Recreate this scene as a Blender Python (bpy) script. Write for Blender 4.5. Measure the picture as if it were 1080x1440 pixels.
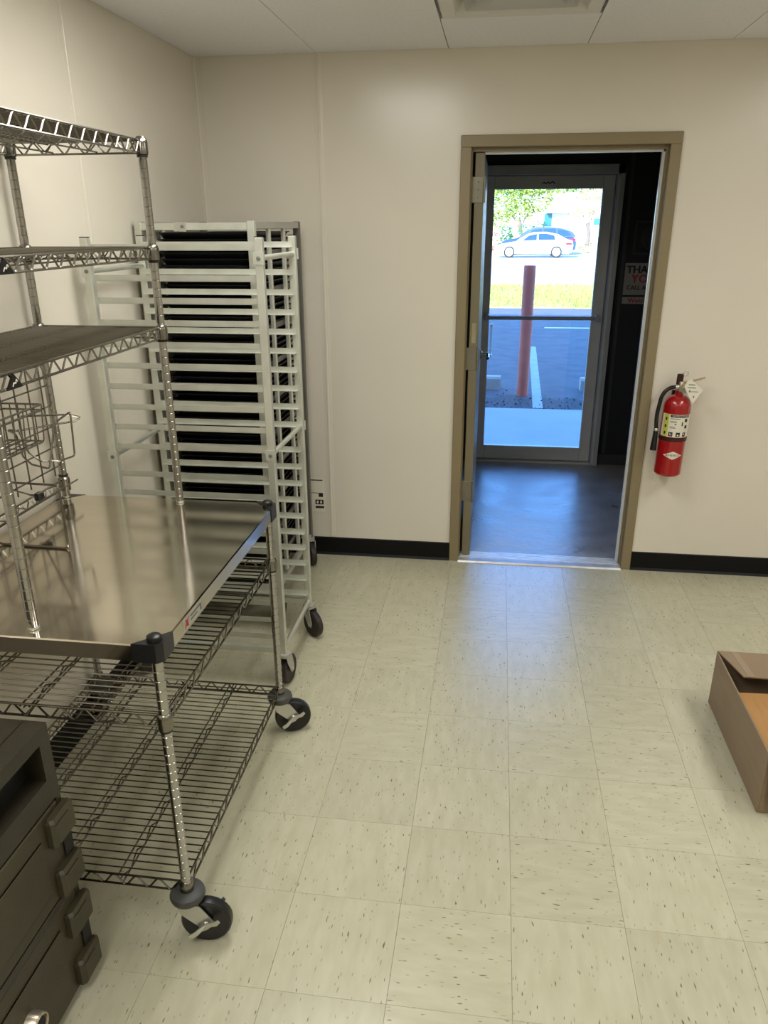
import bpy, math, random
from mathutils import Vector, Matrix
random.seed(7)
for o in list(bpy.data.objects): bpy.data.objects.remove(o, do_unlink=True)
S = bpy.context.scene
COL = S.collection
PI = math.pi

# ------------------------------------------------------------------ camera
cam_data = bpy.data.cameras.new('camera')
cam = bpy.data.objects.new('camera', cam_data); COL.objects.link(cam)
RX = Vector((0.990621, 0.13659, -0.003762)); UP = Vector((-0.047526, 0.370234, 0.927722)); FW = Vector((-0.12811, 0.918842, -0.373253))
cam.matrix_world = Matrix(((RX.x, UP.x, -FW.x, 0), (RX.y, UP.y, -FW.y, 0), (RX.z, UP.z, -FW.z, 1.76294), (0, 0, 0, 1)))
cam_data.sensor_fit = 'AUTO'; cam_data.sensor_width = 36
cam_data.lens = 1088.21 / 1440 * 36
cam_data.shift_x = (540 - 542.68) / 1440; cam_data.shift_y = (754.87 - 720) / 1440
cam_data.clip_end = 500; cam_data.clip_start = 0.02
S.camera = cam

# ------------------------------------------------------------------ sky, sun, exposure
LAMP = 13.4            # ceiling troffer emission
world = bpy.data.worlds.new('sky'); S.world = world; world.use_nodes = True
nt = world.node_tree; nt.nodes.clear()
wo = nt.nodes.new('ShaderNodeOutputWorld'); bg = nt.nodes.new('ShaderNodeBackground')
sky = nt.nodes.new('ShaderNodeTexSky'); sky.sky_type = 'NISHITA'; sky.sun_disc = False
sky.sun_elevation = math.radians(26); sky.sun_rotation = math.radians(200); sky.altitude = 100
tint = nt.nodes.new('ShaderNodeMix'); tint.data_type = 'RGBA'; tint.blend_type = 'MULTIPLY'; tint.inputs[0].default_value = 1
tint.inputs[7].default_value = (0.54, 0.96, 1.62, 1)
nt.links.new(sky.outputs[0], tint.inputs[6]); nt.links.new(tint.outputs[2], bg.inputs[0]); nt.links.new(bg.outputs[0], wo.inputs[0])
bg.inputs[1].default_value = 0.86
sun_d = bpy.data.lights.new('sun', 'SUN'); sun_d.energy = 13.5; sun_d.angle = math.radians(0.6); sun_d.color = (1.0, 0.99, 0.97)
sun = bpy.data.objects.new('sun', sun_d); COL.objects.link(sun)
sun.rotation_euler = Vector((0.7, 2.05, -1.0)).to_track_quat('-Z', 'Y').to_euler()
sun.location = (-6, -8, 12)
S.view_settings.view_transform = 'Standard'; S.view_settings.look = 'None'
S.view_settings.gamma = 1; S.view_settings.exposure = 0.0; S.view_settings.use_curve_mapping = False

# ------------------------------------------------------------------ materials
def lin(c):
    return tuple((x / 255 / 12.92) if x / 255 <= 0.04045 else ((x / 255 + 0.055) / 1.055) ** 2.4 for x in c) + (1,)

def nn(t, kind, **kw):
    n = t.nodes.new(kind)
    for k, v in kw.items(): setattr(n, k, v)
    return n

MATS = {}
def mat(name, rgb, rough=0.5, metal=0.0, var=0.06, vscale=8.0, bump=0.0, bscale=200.0, stretch=(1, 1, 1), coat=0.0, rvar=0.0, spec=None):
    """procedural principled material: noise colour variation plus fine relief"""
    if name in MATS: return MATS[name]
    m = bpy.data.materials.new(name); m.use_nodes = True; t = m.node_tree
    b = t.nodes['Principled BSDF']
    b.inputs['Roughness'].default_value = rough; b.inputs['Metallic'].default_value = metal
    if coat: b.inputs['Coat Weight'].default_value = coat; b.inputs['Coat Roughness'].default_value = 0.12
    if spec is not None: b.inputs['Specular IOR Level'].default_value = spec
    c = lin(rgb)
    tc = nn(t, 'ShaderNodeTexCoord'); mp = nn(t, 'ShaderNodeMapping'); mp.inputs['Scale'].default_value = stretch
    t.links.new(tc.outputs['Object'], mp.inputs['Vector'])
    ns = nn(t, 'ShaderNodeTexNoise'); ns.inputs['Scale'].default_value = vscale; ns.inputs['Detail'].default_value = 4
    t.links.new(mp.outputs[0], ns.inputs['Vector'])
    rp = nn(t, 'ShaderNodeValToRGB'); rp.color_ramp.elements[0].position = 0.3; rp.color_ramp.elements[1].position = 0.7
    rp.color_ramp.elements[0].color = tuple(x * (1 - var) for x in c[:3]) + (1,)
    rp.color_ramp.elements[1].color = tuple(min(1, x * (1 + var)) for x in c[:3]) + (1,)
    t.links.new(ns.outputs['Fac'], rp.inputs[0]); t.links.new(rp.outputs[0], b.inputs['Base Color'])
    if rvar:
        mr = nn(t, 'ShaderNodeMapRange'); mr.inputs[3].default_value = max(0, rough - rvar); mr.inputs[4].default_value = rough + rvar
        t.links.new(ns.outputs['Fac'], mr.inputs[0]); t.links.new(mr.outputs[0], b.inputs['Roughness'])
    if bump:
        n2 = nn(t, 'ShaderNodeTexNoise'); n2.inputs['Scale'].default_value = bscale; n2.inputs['Detail'].default_value = 2
        t.links.new(mp.outputs[0], n2.inputs['Vector'])
        bp = nn(t, 'ShaderNodeBump'); bp.inputs['Strength'].default_value = bump; bp.inputs['Distance'].default_value = 0.004
        t.links.new(n2.outputs['Fac'], bp.inputs['Height']); t.links.new(bp.outputs[0], b.inputs['Normal'])
    MATS[name] = m
    return m

def emit(name, rgb, strength):
    m = bpy.data.materials.new(name); m.use_nodes = True; t = m.node_tree; t.nodes.clear()
    o = nn(t, 'ShaderNodeOutputMaterial'); e = nn(t, 'ShaderNodeEmission'); e.inputs[0].default_value = rgb + (1,); e.inputs[1].default_value = strength
    t.links.new(e.outputs[0], o.inputs[0]); return m

def glass_mat(name, tintc, refl=0.06):
    m = bpy.data.materials.new(name); m.use_nodes = True; t = m.node_tree; t.nodes.clear()
    o = nn(t, 'ShaderNodeOutputMaterial'); tr = nn(t, 'ShaderNodeBsdfTransparent'); tr.inputs[0].default_value = tintc + (1,)
    gl = nn(t, 'ShaderNodeBsdfGlossy'); gl.inputs['Roughness'].default_value = 0.02
    lw = nn(t, 'ShaderNodeFresnel'); lw.inputs[0].default_value = 1.4; mx = nn(t, 'ShaderNodeMixShader')
    t.links.new(lw.outputs[0], mx.inputs[0]); t.links.new(tr.outputs[0], mx.inputs[1]); t.links.new(gl.outputs[0], mx.inputs[2]); t.links.new(mx.outputs[0], o.inputs[0])
    return m

def tile_material(object_space=True):
    """cream vinyl composition tile with marbling and elongated dark chips"""
    m = bpy.data.materials.new('vinyl_tile' if object_space else 'vinyl_sheet'); m.use_nodes = True; t = m.node_tree; b = t.nodes['Principled BSDF']
    tc = nn(t, 'ShaderNodeTexCoord'); oi = nn(t, 'ShaderNodeObjectInfo')
    mul = nn(t, 'ShaderNodeMath', operation='MULTIPLY'); mul.inputs[1].default_value = 97.0; t.links.new(oi.outputs['Random'], mul.inputs[0])
    add = nn(t, 'ShaderNodeVectorMath', operation='ADD'); t.links.new(tc.outputs['Object'], add.inputs[0]); t.links.new(mul.outputs[0], add.inputs[1])
    def chips(scale, sx, sy, lo, hi, keep):
        mp = nn(t, 'ShaderNodeMapping'); mp.inputs['Scale'].default_value = (sx, sy, 1); t.links.new(add.outputs[0], mp.inputs['Vector'])
        dn = nn(t, 'ShaderNodeTexNoise'); dn.inputs['Scale'].default_value = 60; t.links.new(mp.outputs[0], dn.inputs['Vector'])
        mixv = nn(t, 'ShaderNodeMix', data_type='VECTOR'); mixv.inputs[0].default_value = 0.012
        t.links.new(mp.outputs[0], mixv.inputs[4]); t.links.new(dn.outputs['Color'], mixv.inputs[5])
        v = nn(t, 'ShaderNodeTexVoronoi', voronoi_dimensions='2D'); v.inputs['Scale'].default_value = scale; t.links.new(mixv.outputs[1], v.inputs['Vector'])
        r = nn(t, 'ShaderNodeMapRange'); r.inputs[1].default_value = lo; r.inputs[2].default_value = hi; r.inputs[3].default_value = 1; r.inputs[4].default_value = 0
        t.links.new(v.outputs['Distance'], r.inputs[0])
        sp = nn(t, 'ShaderNodeSeparateColor'); t.links.new(v.outputs['Color'], sp.inputs[0])
        lt = nn(t, 'ShaderNodeMath', operation='LESS_THAN'); lt.inputs[1].default_value = keep; t.links.new(sp.outputs[0], lt.inputs[0])
        mm = nn(t, 'ShaderNodeMath', operation='MULTIPLY'); t.links.new(r.outputs[0], mm.inputs[0]); t.links.new(lt.outputs[0], mm.inputs[1])
        return mm.outputs[0], sp.outputs[1]
    mp0 = nn(t, 'ShaderNodeMapping'); mp0.inputs['Scale'].default_value = (1, 0.28, 1); t.links.new(add.outputs[0], mp0.inputs['Vector'])
    ns = nn(t, 'ShaderNodeTexNoise'); ns.inputs['Scale'].default_value = 34; ns.inputs['Detail'].default_value = 5; t.links.new(mp0.outputs[0], ns.inputs['Vector'])
    rp = nn(t, 'ShaderNodeValToRGB'); e = rp.color_ramp.elements; e[0].position = 0.32; e[1].position = 0.68
    e[0].color = lin((187, 183, 157)); e[1].color = lin((197, 193, 169)); t.links.new(ns.outputs['Fac'], rp.inputs[0])
    hs = nn(t, 'ShaderNodeHueSaturation'); mrv = nn(t, 'ShaderNodeMapRange'); mrv.inputs[3].default_value = 0.965; mrv.inputs[4].default_value = 1.03
    t.links.new(oi.outputs['Random'], mrv.inputs[0]); t.links.new(mrv.outputs[0], hs.inputs['Value']); t.links.new(rp.outputs[0], hs.inputs['Color'])
    cur = hs.outputs[0]
    for (sc, sx, sy, lo, hi, keep, ca, cb, f) in ((62, 1, .26, .045, .13, .21, (112, 94, 72), (80, 72, 60), .85), (105, 1, .28, .06, .18, .20, (134, 116, 90), (108, 100, 86), .6), (40, 1, .22, .08, .24, .24, (206, 202, 180), (188, 168, 142), .4)):
        fac, rnd = chips(sc, sx, sy, lo, hi, keep)
        cm = nn(t, 'ShaderNodeMix', data_type='RGBA'); cm.inputs[6].default_value = lin(ca); cm.inputs[7].default_value = lin(cb); t.links.new(rnd, cm.inputs[0])
        ff = nn(t, 'ShaderNodeMath', operation='MULTIPLY'); ff.inputs[1].default_value = f; t.links.new(fac, ff.inputs[0])
        mx = nn(t, 'ShaderNodeMix', data_type='RGBA'); t.links.new(ff.outputs[0], mx.inputs[0]); t.links.new(cur, mx.inputs[6]); t.links.new(cm.outputs[2], mx.inputs[7])
        cur = mx.outputs[2]
    t.links.new(cur, b.inputs['Base Color'])
    n3 = nn(t, 'ShaderNodeTexNoise'); n3.inputs['Scale'].default_value = 7; n3.inputs['Detail'].default_value = 3; t.links.new(tc.outputs['Object'], n3.inputs['Vector'])
    rr = nn(t, 'ShaderNodeMapRange'); rr.inputs[3].default_value = 0.20; rr.inputs[4].default_value = 0.30; t.links.new(n3.outputs['Fac'], rr.inputs[0]); t.links.new(rr.outputs[0], b.inputs['Roughness'])
    n4 = nn(t, 'ShaderNodeTexNoise'); n4.inputs['Scale'].default_value = 14; t.links.new(add.outputs[0], n4.inputs['Vector'])
    bp = nn(t, 'ShaderNodeBump'); bp.inputs['Strength'].default_value = 0.06; bp.inputs['Distance'].default_value = 0.003; t.links.new(n4.outputs['Fac'], bp.inputs['Height']); t.links.new(bp.outputs[0], b.inputs['Normal'])
    return m

M_TILE = tile_material(); M_TILE.node_tree.nodes['Principled BSDF'].inputs['Specular IOR Level'].default_value = 0.65
M_WALL = mat('wall_panel_cream', (224, 217, 203), 0.24, var=0.015, vscale=3, bump=0.05, bscale=45)
M_CEIL = mat('ceiling_board', (240, 239, 242), 0.85, var=0.03, vscale=60, bump=0.25, bscale=350)
M_CEILBAR = mat('ceiling_bar_white', (196, 190, 181), 0.5, var=0.02)
M_SEAM = mat('floor_seam', (166, 160, 136), 0.7, var=0.1)
M_BASE = mat('black_vinyl_base', (6, 7, 9), 0.5, var=0.1, spec=0.25)
M_FRAME = mat('olive_tan_paint', (138, 124, 94), 0.42, var=0.03, vscale=5)
M_LEAF = mat('grey_olive_paint', (122, 113, 88), 0.45, var=0.04)
M_HINGE = mat('aged_hinge_steel', (128, 124, 108), 0.4, 0.5, var=0.08)
M_LBL = mat('tarnished_label', (158, 150, 122), 0.4, 0.3, var=0.12, vscale=40)
M_SEAL = mat('pale_weather_seal', (225, 228, 228), 0.35, var=0.02)
M_ALU = mat('satin_aluminium', (216, 218, 208), 0.42, 0.72, var=0.07, vscale=14, rvar=0.1, stretch=(1, 1, 1))
M_ALU2 = mat('dull_aluminium', (190, 190, 184), 0.5, 0.6, var=0.08, vscale=14, rvar=0.1)
M_ALUSHADE = mat('shaded_grey_aluminium', (112, 110, 106), 0.5, 0.5, var=0.12, vscale=6)  # aluminium with shade painted in, for the full rack's far posts and runners
M_CHROME = mat('chrome_wire', (136, 132, 124), 0.22, 1.0, var=0.04, vscale=20, rvar=0.06)
M_POST = mat('chrome_post', (178, 176, 172), 0.12, 1.0, var=0.04, vscale=20)
M_STEEL = mat('brushed_stainless', (216, 208, 192), 0.115, 1.0, var=0.04, vscale=3.0, stretch=(1, 4, 1), rvar=0.03)
M_ZINC = mat('zinc_plate', (205, 205, 198), 0.32, 0.85, var=0.05, vscale=20)
M_BLACKP = mat('black_plastic', (20, 20, 22), 0.35, var=0.1)
M_BUMPER = mat('grey_rubber_bumper', (70, 70, 68), 0.5, var=0.08)
M_TYRE = mat('black_rubber_wheel', (22, 21, 22), 0.35, var=0.15, vscale=30)
M_TYREB = mat('worn_brown_rubber_wheel', (40, 34, 31), 0.5, var=0.2, vscale=30)
M_PAN = mat('black_pan_metal', (14, 14, 17), 0.42, 0.3, var=0.15, vscale=6)
M_CARRIER = mat('dark_brown_polyethylene', (44, 39, 28), 0.42, var=0.12, vscale=7, bump=0.15, bscale=160)
M_CDOOR = mat('olive_brown_polyethylene', (56, 50, 32), 0.45, var=0.15, vscale=5, bump=0.15, bscale=160)
M_CLATCH = mat('olive_latch_plastic', (60, 55, 37), 0.45, var=0.1)
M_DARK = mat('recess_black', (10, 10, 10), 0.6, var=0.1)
M_CARD = mat('brown_cardboard', (142, 122, 98), 0.62, var=0.06, vscale=6, stretch=(1, 1, 6), bump=0.05, bscale=120)
M_CARDIN = mat('warm_cardboard_inside', (172, 128, 76), 0.62, var=0.08, vscale=8, stretch=(8, 1, 1), bump=0.05, bscale=120)
M_TAPE = mat('clear_packing_tape', (152, 132, 108), 0.2, var=0.05)
M_RED = mat('extinguisher_red', (158, 3, 14), 0.24, var=0.03, coat=0.5)
M_WHITEP = mat('label_white', (226, 221, 204), 0.5, var=0.02)
M_SIGN = mat('dimmed_sign_card', (150, 147, 140), 0.6, var=0.04)  # card greyed to dim the room-lit signs: dimness put into the colour
M_BLACKI = mat('black_ink', (18, 17, 18), 0.6, var=0.05)
M_REDI = mat('red_ink', (170, 24, 34), 0.5, var=0.05)
M_YELL = mat('label_yellow_green', (196, 200, 72), 0.5, var=0.03)
M_GREYI = mat('grey_ink', (110, 110, 108), 0.6, var=0.05)
M_BAND = mat('dark_maroon_strap', (52, 14, 14), 0.4, var=0.08)
M_HOSE = mat('black_rubber_hose', (17, 18, 19), 0.4, var=0.1)
M_BRUSH = mat('nickel_valve', (196, 184, 164), 0.3, 0.9, var=0.05)
M_CONC = mat('old_concrete_slab', (150, 146, 142), 0.32, var=0.28, vscale=5, bump=0.3, bscale=25, rvar=0.14)
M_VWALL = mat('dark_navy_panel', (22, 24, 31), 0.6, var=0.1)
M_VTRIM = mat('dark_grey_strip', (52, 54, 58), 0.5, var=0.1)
M_BRONZE = mat('dark_anodised_frame', (206, 206, 204), 0.45, 0.1, var=0.06)
M_BRONZE2 = mat('slate_anodised_frame', (178, 182, 186), 0.42, 0.1, var=0.06)
M_THRESH = mat('threshold_aluminium', (214, 218, 222), 0.38, 0.6, var=0.08, vscale=20)
M_GLASS = glass_mat('door_glass', (0.96, 0.98, 0.98))
M_SIDEWALK = mat('pale_concrete_walk', (182, 184, 184), 0.8, var=0.06, vscale=2.5, bump=0.1, bscale=60)
M_ASPH = mat('worn_asphalt', (98, 98, 100), 0.85, var=0.2, vscale=4, bump=0.4, bscale=90)
M_ASPHD = mat('crumbled_asphalt_edge', (84, 82, 82), 0.9, var=0.35, vscale=28, bump=0.8, bscale=60)
M_ROAD = mat('bleached_road', (196, 194, 190), 0.85, var=0.05, vscale=1.0)
M_PAINT = mat('white_road_paint', (222, 224, 226), 0.7, var=0.06, vscale=12)
M_PAINTO = mat('old_white_road_paint', (176, 184, 188), 0.75, var=0.1, vscale=12)
M_GRASS = mat('dry_lawn', (172, 184, 96), 0.9, var=0.25, vscale=1.5)
M_BLADE = mat('grass_blades', (158, 176, 82), 0.8, var=0.3, vscale=0.8)
M_BOLL = mat('faded_red_paint', (232, 112, 92), 0.55, var=0.1, vscale=9, bump=0.1)
M_STOP = mat('concrete_wheel_stop', (190, 188, 178), 0.8, var=0.08, vscale=6)
M_CARW = mat('white_car_paint', (238, 238, 238), 0.25, var=0.01, coat=0.6)
M_CARB = mat('dark_blue_car_paint', (40, 62, 98), 0.28, var=0.04, coat=0.6)
M_CARG = mat('tinted_car_window', (34, 62, 86), 0.12, var=0.05)
M_TAIL = mat('tail_lamp_red', (196, 30, 44), 0.25, var=0.04)
M_RIM = mat('wheel_rim_silver', (206, 206, 206), 0.35, 0.6, var=0.05)
M_LEAFA = mat('sunny_green_leaves', (132, 148, 62), 0.7, var=0.35, vscale=1.2)
M_LEAFB = mat('yellowing_leaves', (164, 146, 76), 0.7, var=0.3, vscale=1.2)
M_LEAFC = mat('deep_green_leaves', (62, 112, 60), 0.7, var=0.3, vscale=1.2)
M_LEAFR = mat('rust_red_leaves', (170, 92, 60), 0.7, var=0.3, vscale=1.2)
M_BARK = mat('grey_bark', (112, 96, 84), 0.9, var=0.2)
M_BWALL = mat('white_stucco_far', (226, 222, 214), 0.85, var=0.03)
M_BROOF = mat('tan_fascia_far', (176, 150, 116), 0.8, var=0.06)
M_BGLASS = mat('teal_window_far', (44, 104, 118), 0.2, var=0.1)
M_OUTW = mat('outer_wall_block', (150, 146, 140), 0.8, var=0.05)
M_LENS = emit('lit_troffer_lens', (1.0, 0.985, 0.925), LAMP)
M_VENT = mat('vent_white_enamel', (222, 219, 212), 0.35, var=0.02)
M_LOUV = mat('vent_louvre_grey', (196, 196, 194), 0.4, var=0.05)

# ------------------------------------------------------------------ mesh builder
def perp(d):
    d = d.normalized(); a = Vector((0, 0, 1)) if abs(d.z) < 0.9 else Vector((1, 0, 0))
    u = d.cross(a).normalized(); return u, d.cross(u).normalized()

class MB:
    def __init__(s): s.v = []; s.f = []
    def quad(s, a, b, c, d):
        i = len(s.v); s.v += [Vector(a), Vector(b), Vector(c), Vector(d)]; s.f.append((i, i + 1, i + 2, i + 3)); return s
    def box(s, x0, x1, y0, y1, z0, z1, bev=0.0):
        if x0 > x1: x0, x1 = x1, x0
        if y0 > y1: y0, y1 = y1, y0
        if z0 > z1: z0, z1 = z1, z0
        if bev <= 0:
            i = len(s.v)
            s.v += [Vector(p) for p in ((x0, y0, z0), (x1, y0, z0), (x1, y1, z0), (x0, y1, z0), (x0, y0, z1), (x1, y0, z1), (x1, y1, z1), (x0, y1, z1))]
            s.f += [tuple(i + k for k in q) for q in ((0, 3, 2, 1), (4, 5, 6, 7), (0, 1, 5, 4), (1, 2, 6, 5), (2, 3, 7, 6), (3, 0, 4, 7))]
            return s
        b = min(bev, (x1 - x0) * .45, (y1 - y0) * .45, (z1 - z0) * .45)
        def ring(z, ins):
            xa, xb, ya, yb = x0 + ins, x1 - ins, y0 + ins, y1 - ins
            return [Vector(p) for p in ((xa + b, ya, z), (xb - b, ya, z), (xb, ya + b, z), (xb, yb - b, z), (xb - b, yb, z), (xa + b, yb, z), (xa, yb - b, z), (xa, ya + b, z))]
        return s.loft([ring(z0, b * .7), ring(z0 + b, 0), ring(z1 - b, 0), ring(z1, b * .7)], True)
    def loft(s, rings, caps=True, closed=True):
        i = len(s.v); n = len(rings[0])
        for r in rings: s.v += [Vector(p) for p in r]
        for k in range(len(rings) - 1):
            for j in range(n if closed else n - 1):
                a = i + k * n + j; b = i + k * n + (j + 1) % n
                s.f.append((a, b, b + n, a + n))
        if caps:
            s.f.append(tuple(i + j for j in reversed(range(n)))); s.f.append(tuple(i + (len(rings) - 1) * n + j for j in range(n)))
        return s
    def tube(s, p, q, r, n=6, r2=None, caps=True):
        p = Vector(p); q = Vector(q); u, w = perp(q - p); r2 = r if r2 is None else r2
        R = lambda c, rr: [c + (u * math.cos(2 * PI * k / n) + w * math.sin(2 * PI * k / n)) * rr for k in range(n)]
        return s.loft([R(p, r), R(q, r2)], caps)
    def path(s, pts, r, n=6, closed=False, caps=True):
        pts = [Vector(p) for p in pts]; m = len(pts); out = []
        for k in range(m):                      # soften sharp corners so the wire keeps its thickness
            if not closed and k in (0, m - 1): out.append(pts[k]); continue
            a, c, b = pts[k - 1], pts[k], pts[(k + 1) % m]; la, lb = (a - c).length, (b - c).length
            if la > 1e-6 and lb > 1e-6 and (c - a).angle(b - c) > 0.6:
                da = min(3 * r, .3 * la); db = min(3 * r, .3 * lb); pa = c + (a - c) * (da / la); pb = c + (b - c) * (db / lb)
                out += [pa, (pa + pb) * .25 + c * .5, pb]
            else: out.append(c)
        pts = out; m = len(pts); rings = []; u0 = None; dp = None
        for k in range(m):
            if closed: d = pts[(k + 1) % m] - pts[k - 1]
            else: d = pts[min(k + 1, m - 1)] - pts[max(k - 1, 0)]
            d.normalize()
            if u0 is None: u0, w0 = perp(d)
            else:
                u0 = dp.rotation_difference(d) @ u0; u0 = (u0 - d * u0.dot(d)).normalized(); w0 = d.cross(u0)
            dp = d
            rings.append([pts[k] + (u0 * math.cos(2 * PI * j / n) + w0 * math.sin(2 * PI * j / n)) * r for j in range(n)])
        if closed: rings.append(rings[0]); return s.loft(rings, False)
        return s.loft(rings, caps)
    def lathe(s, prof, org=(0, 0, 0), axis=(0, 0, 1), n=20, caps=True):
        org = Vector(org); d = Vector(axis).normalized(); u, w = perp(d)
        return s.loft([[org + d * h + (u * math.cos(2 * PI * k / n) + w * math.sin(2 * PI * k / n)) * max(r, 1e-4) for k in range(n)] for r, h in prof], caps)
    def prism(s, pts, a, b, axis):
        """polygon extruded along an axis: pts are the other two coordinates in order"""
        def P(p, t):
            return Vector((t, p[0], p[1])) if axis == 'x' else Vector((p[0], t, p[1])) if axis == 'y' else Vector((p[0], p[1], t))
        return s.loft([[P(p, a) for p in pts], [P(p, b) for p in pts]], True)
    def add(s, o, M=None):
        i = len(s.v); s.v += [(M @ v if M else v.copy()) for v in o.v]; s.f += [tuple(i + k for k in f) for f in o.f]; return s
    def mesh(s, name, m, org=Vector((0, 0, 0)), smooth=False):
        me = bpy.data.meshes.new(name); me.from_pydata([tuple(v - org) for v in s.v], [], s.f)
        me.materials.append(m)
        import bmesh
        bm = bmesh.new(); bm.from_mesh(me); bmesh.ops.recalc_face_normals(bm, faces=bm.faces); bm.to_mesh(me); bm.free()
        if smooth:
            me.polygons.foreach_set('use_smooth', [True] * len(me.polygons))
            try: me.set_sharp_from_angle(angle=math.radians(38))
            except Exception: pass
        me.update(); return me
    def build(s, name, m, parent=None, smooth=False, label=None, kind=None, org=None):
        base = wloc(parent) if parent else Vector((0, 0, 0))
        og = Vector(org) if org is not None else base
        o = bpy.data.objects.new(name, s.mesh(name, m, og, smooth)); COL.objects.link(o)
        o.location = og - base
        if parent: o.parent = parent
        if label: o['label'] = label
        if kind: o['kind'] = kind
        return o

def wloc(o):
    v = Vector((0, 0, 0))
    while o: v = v + o.location; o = o.parent
    return v
def tag(o, label=None, cat=None, group=None, kind=None):
    if label: o['label'] = label
    if cat: o['category'] = cat
    if group: o['group'] = group
    if kind: o['kind'] = kind
    return o
def thing(name, label, cat, loc, group=None, kind=None):
    o = bpy.data.objects.new(name, None); COL.objects.link(o); o.location = loc; o.empty_display_size = 0.1
    return tag(o, label, cat, group, kind)
def copy_part(o, parent, loc):
    c = o.copy(); COL.objects.link(c); c.parent = parent; c.location = loc; return c
def struct(name, mb, m, label, cat=None, smooth=False):
    return tag(mb.build(name, m, None, smooth), label, cat or name.split('_')[0], None, 'structure')
def text2d(s, size, font_scale=(1, 1)):
    cu = bpy.data.curves.new('lettering', 'FONT'); cu.body = s; cu.size = size; cu.align_x = 'CENTER'; cu.align_y = 'CENTER'; cu.resolution_u = 2
    ob = bpy.data.objects.new('lettering', cu); COL.objects.link(ob)
    bpy.context.view_layer.update()
    me = bpy.data.meshes.new_from_object(ob.evaluated_get(bpy.context.evaluated_depsgraph_get()))
    mb = MB(); mb.v = [Vector((v.co.x * font_scale[0], v.co.y * font_scale[1], 0)) for v in me.vertices]; mb.f = [tuple(p.vertices) for p in me.polygons]
    bpy.data.objects.remove(ob); bpy.data.curves.remove(cu); bpy.data.meshes.remove(me)
    return mb
def flat_text(s, size, cx, y, cz, fs=(1, 1)):      # lettering on a wall plane facing -y
    t = text2d(s, size, fs); t.v = [Vector((cx + v.x, y, cz + v.y)) for v in t.v]; return t

def bold_text(s, size, cx, y, cz, fs=(1, 1), w=.0028):
    out = MB()
    for k, (dx, dz) in enumerate(((-w, 0), (0, w * .4), (w, 0), (0, -w * .4))):
        t = flat_text(s, size, cx + dx, y - k * .0001, cz + dz, fs); out.add(t)
    # slab serifs under and over the stems
    return out
# ================================================================== THE ROOM
XL, XR, YB, YF, ZC = -1.468, 3.40, 4.044, -2.60, 2.50
T = 0.3048
DX0, DX1, DZ = -0.152, 0.742, 2.10           # clear door opening
# floor: seam-coloured slab, loose tiles on it near the camera
fl_ = MB(); fl_.box(XL - .1, XR + .1, YF - .1, YB + .02, -0.12, -0.004)
floor = struct('floor', fl_, M_SEAM, 'cream vinyl tiled floor of the storage room')
tm = MB(); g = 0.0004
tm.box(-T / 2 + g, T / 2 - g, -T / 2 + g, T / 2 - g, -0.004, 0.0)
tmesh = tm.mesh('floor_tile', M_TILE)
X0T, Y0T = 0.1174, 2.2268
ix0 = int(math.floor((XL - X0T) / T)); ix1 = int(math.ceil((XR - X0T) / T)); iy1 = int(math.ceil((YB - Y0T) / T)); iy0 = -9
for ix in range(ix0, ix1):
    for iy in range(iy0, iy1):
        xa, xb = max(X0T + ix * T, XL), min(X0T + (ix + 1) * T, XR); ya, yb = Y0T + iy * T, min(Y0T + (iy + 1) * T, YB)
        if xb - xa < 0.02 or yb - ya < 0.02: continue
        full = (xb - xa) > T - .001 and (yb - ya) > T - .001
        if full: me = tmesh
        else:
            m2 = MB(); hx, hy = (xb - xa) / 2, (yb - ya) / 2; m2.box(-hx + g, hx - g, -hy + g, hy - g, -0.004, 0); me = m2.mesh('floor_tile', M_TILE)
        o = bpy.data.objects.new('floor_tile', me); COL.objects.link(o); o.parent = floor; o.location = ((xa + xb) / 2, (ya + yb) / 2, 0)
        if full: o.rotation_euler.z = random.choice((0, 0, PI, PI / 2))
yrest = Y0T + iy0 * T
rest = MB(); rest.box(XL, XR, YF, yrest - g, -0.004, 0.0); rest.build('floor_tile_field', M_TILE, floor, kind='stuff')

# walls
w = MB(); w.box(XL - .12, XL, YF - .12, YB + .13, -.12, ZC + .2); wl = struct('wall_left', w, M_WALL, 'cream panelled left wall behind the wire shelving')
w = MB(); w.box(XR, XR + .12, YF - .12, YB + .13, -.12, ZC + .2); struct('wall_right', w, M_WALL, 'cream panelled right wall')
w = MB(); w.box(XL, XR, YF - .12, YF, -.12, ZC + .2); struct('wall_front', w, M_WALL, 'cream panelled wall behind the camera')
w = MB(); w.box(XL, DX0 - .03, YB, YB + .125, -.12, ZC + .2).box(DX1 + .03, XR, YB, YB + .125, -.12, ZC + .2).box(DX0 - .03, DX1 + .03, YB, YB + .125, DZ + .03, ZC + .2)
wb = struct('wall_back', w, M_WALL, 'cream panelled back wall around the open doorway')
def strip(x, parent, y=YB):
    s = MB(); s.prism([(x - .019, y + .001), (x - .019, y - .0022), (x - .006, y - .0032), (x - .004, y - .0062), (x + .004, y - .0062), (x + .006, y - .0032), (x + .019, y - .0022), (x + .019, y + .001)], .11, ZC, 'z')
    s.build('panel_joint_strip', M_WALL, parent)
strip(-0.874, wb); strip(2.0, wb)
s = MB(); s.prism([(XL - .001, 2.812), (XL + .0012, 2.812), (XL + .0012, 2.828), (XL + .0028, 2.830), (XL + .0028, 2.833), (XL + .0012, 2.835), (XL + .0012, 2.85), (XL - .001, 2.85)], .11, ZC, 'z'); s.build('panel_joint_strip', M_WALL, wl)
s = MB(); s.prism([(XL, YB), (XL + .03, YB), (XL + .03, YB - .003), (XL + .009, YB - .004), (XL + .004, YB - .009), (XL + .003, YB - .03), (XL, YB - .03)], .11, ZC, 'z'); s.build('corner_moulding', M_WALL, wb)
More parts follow.
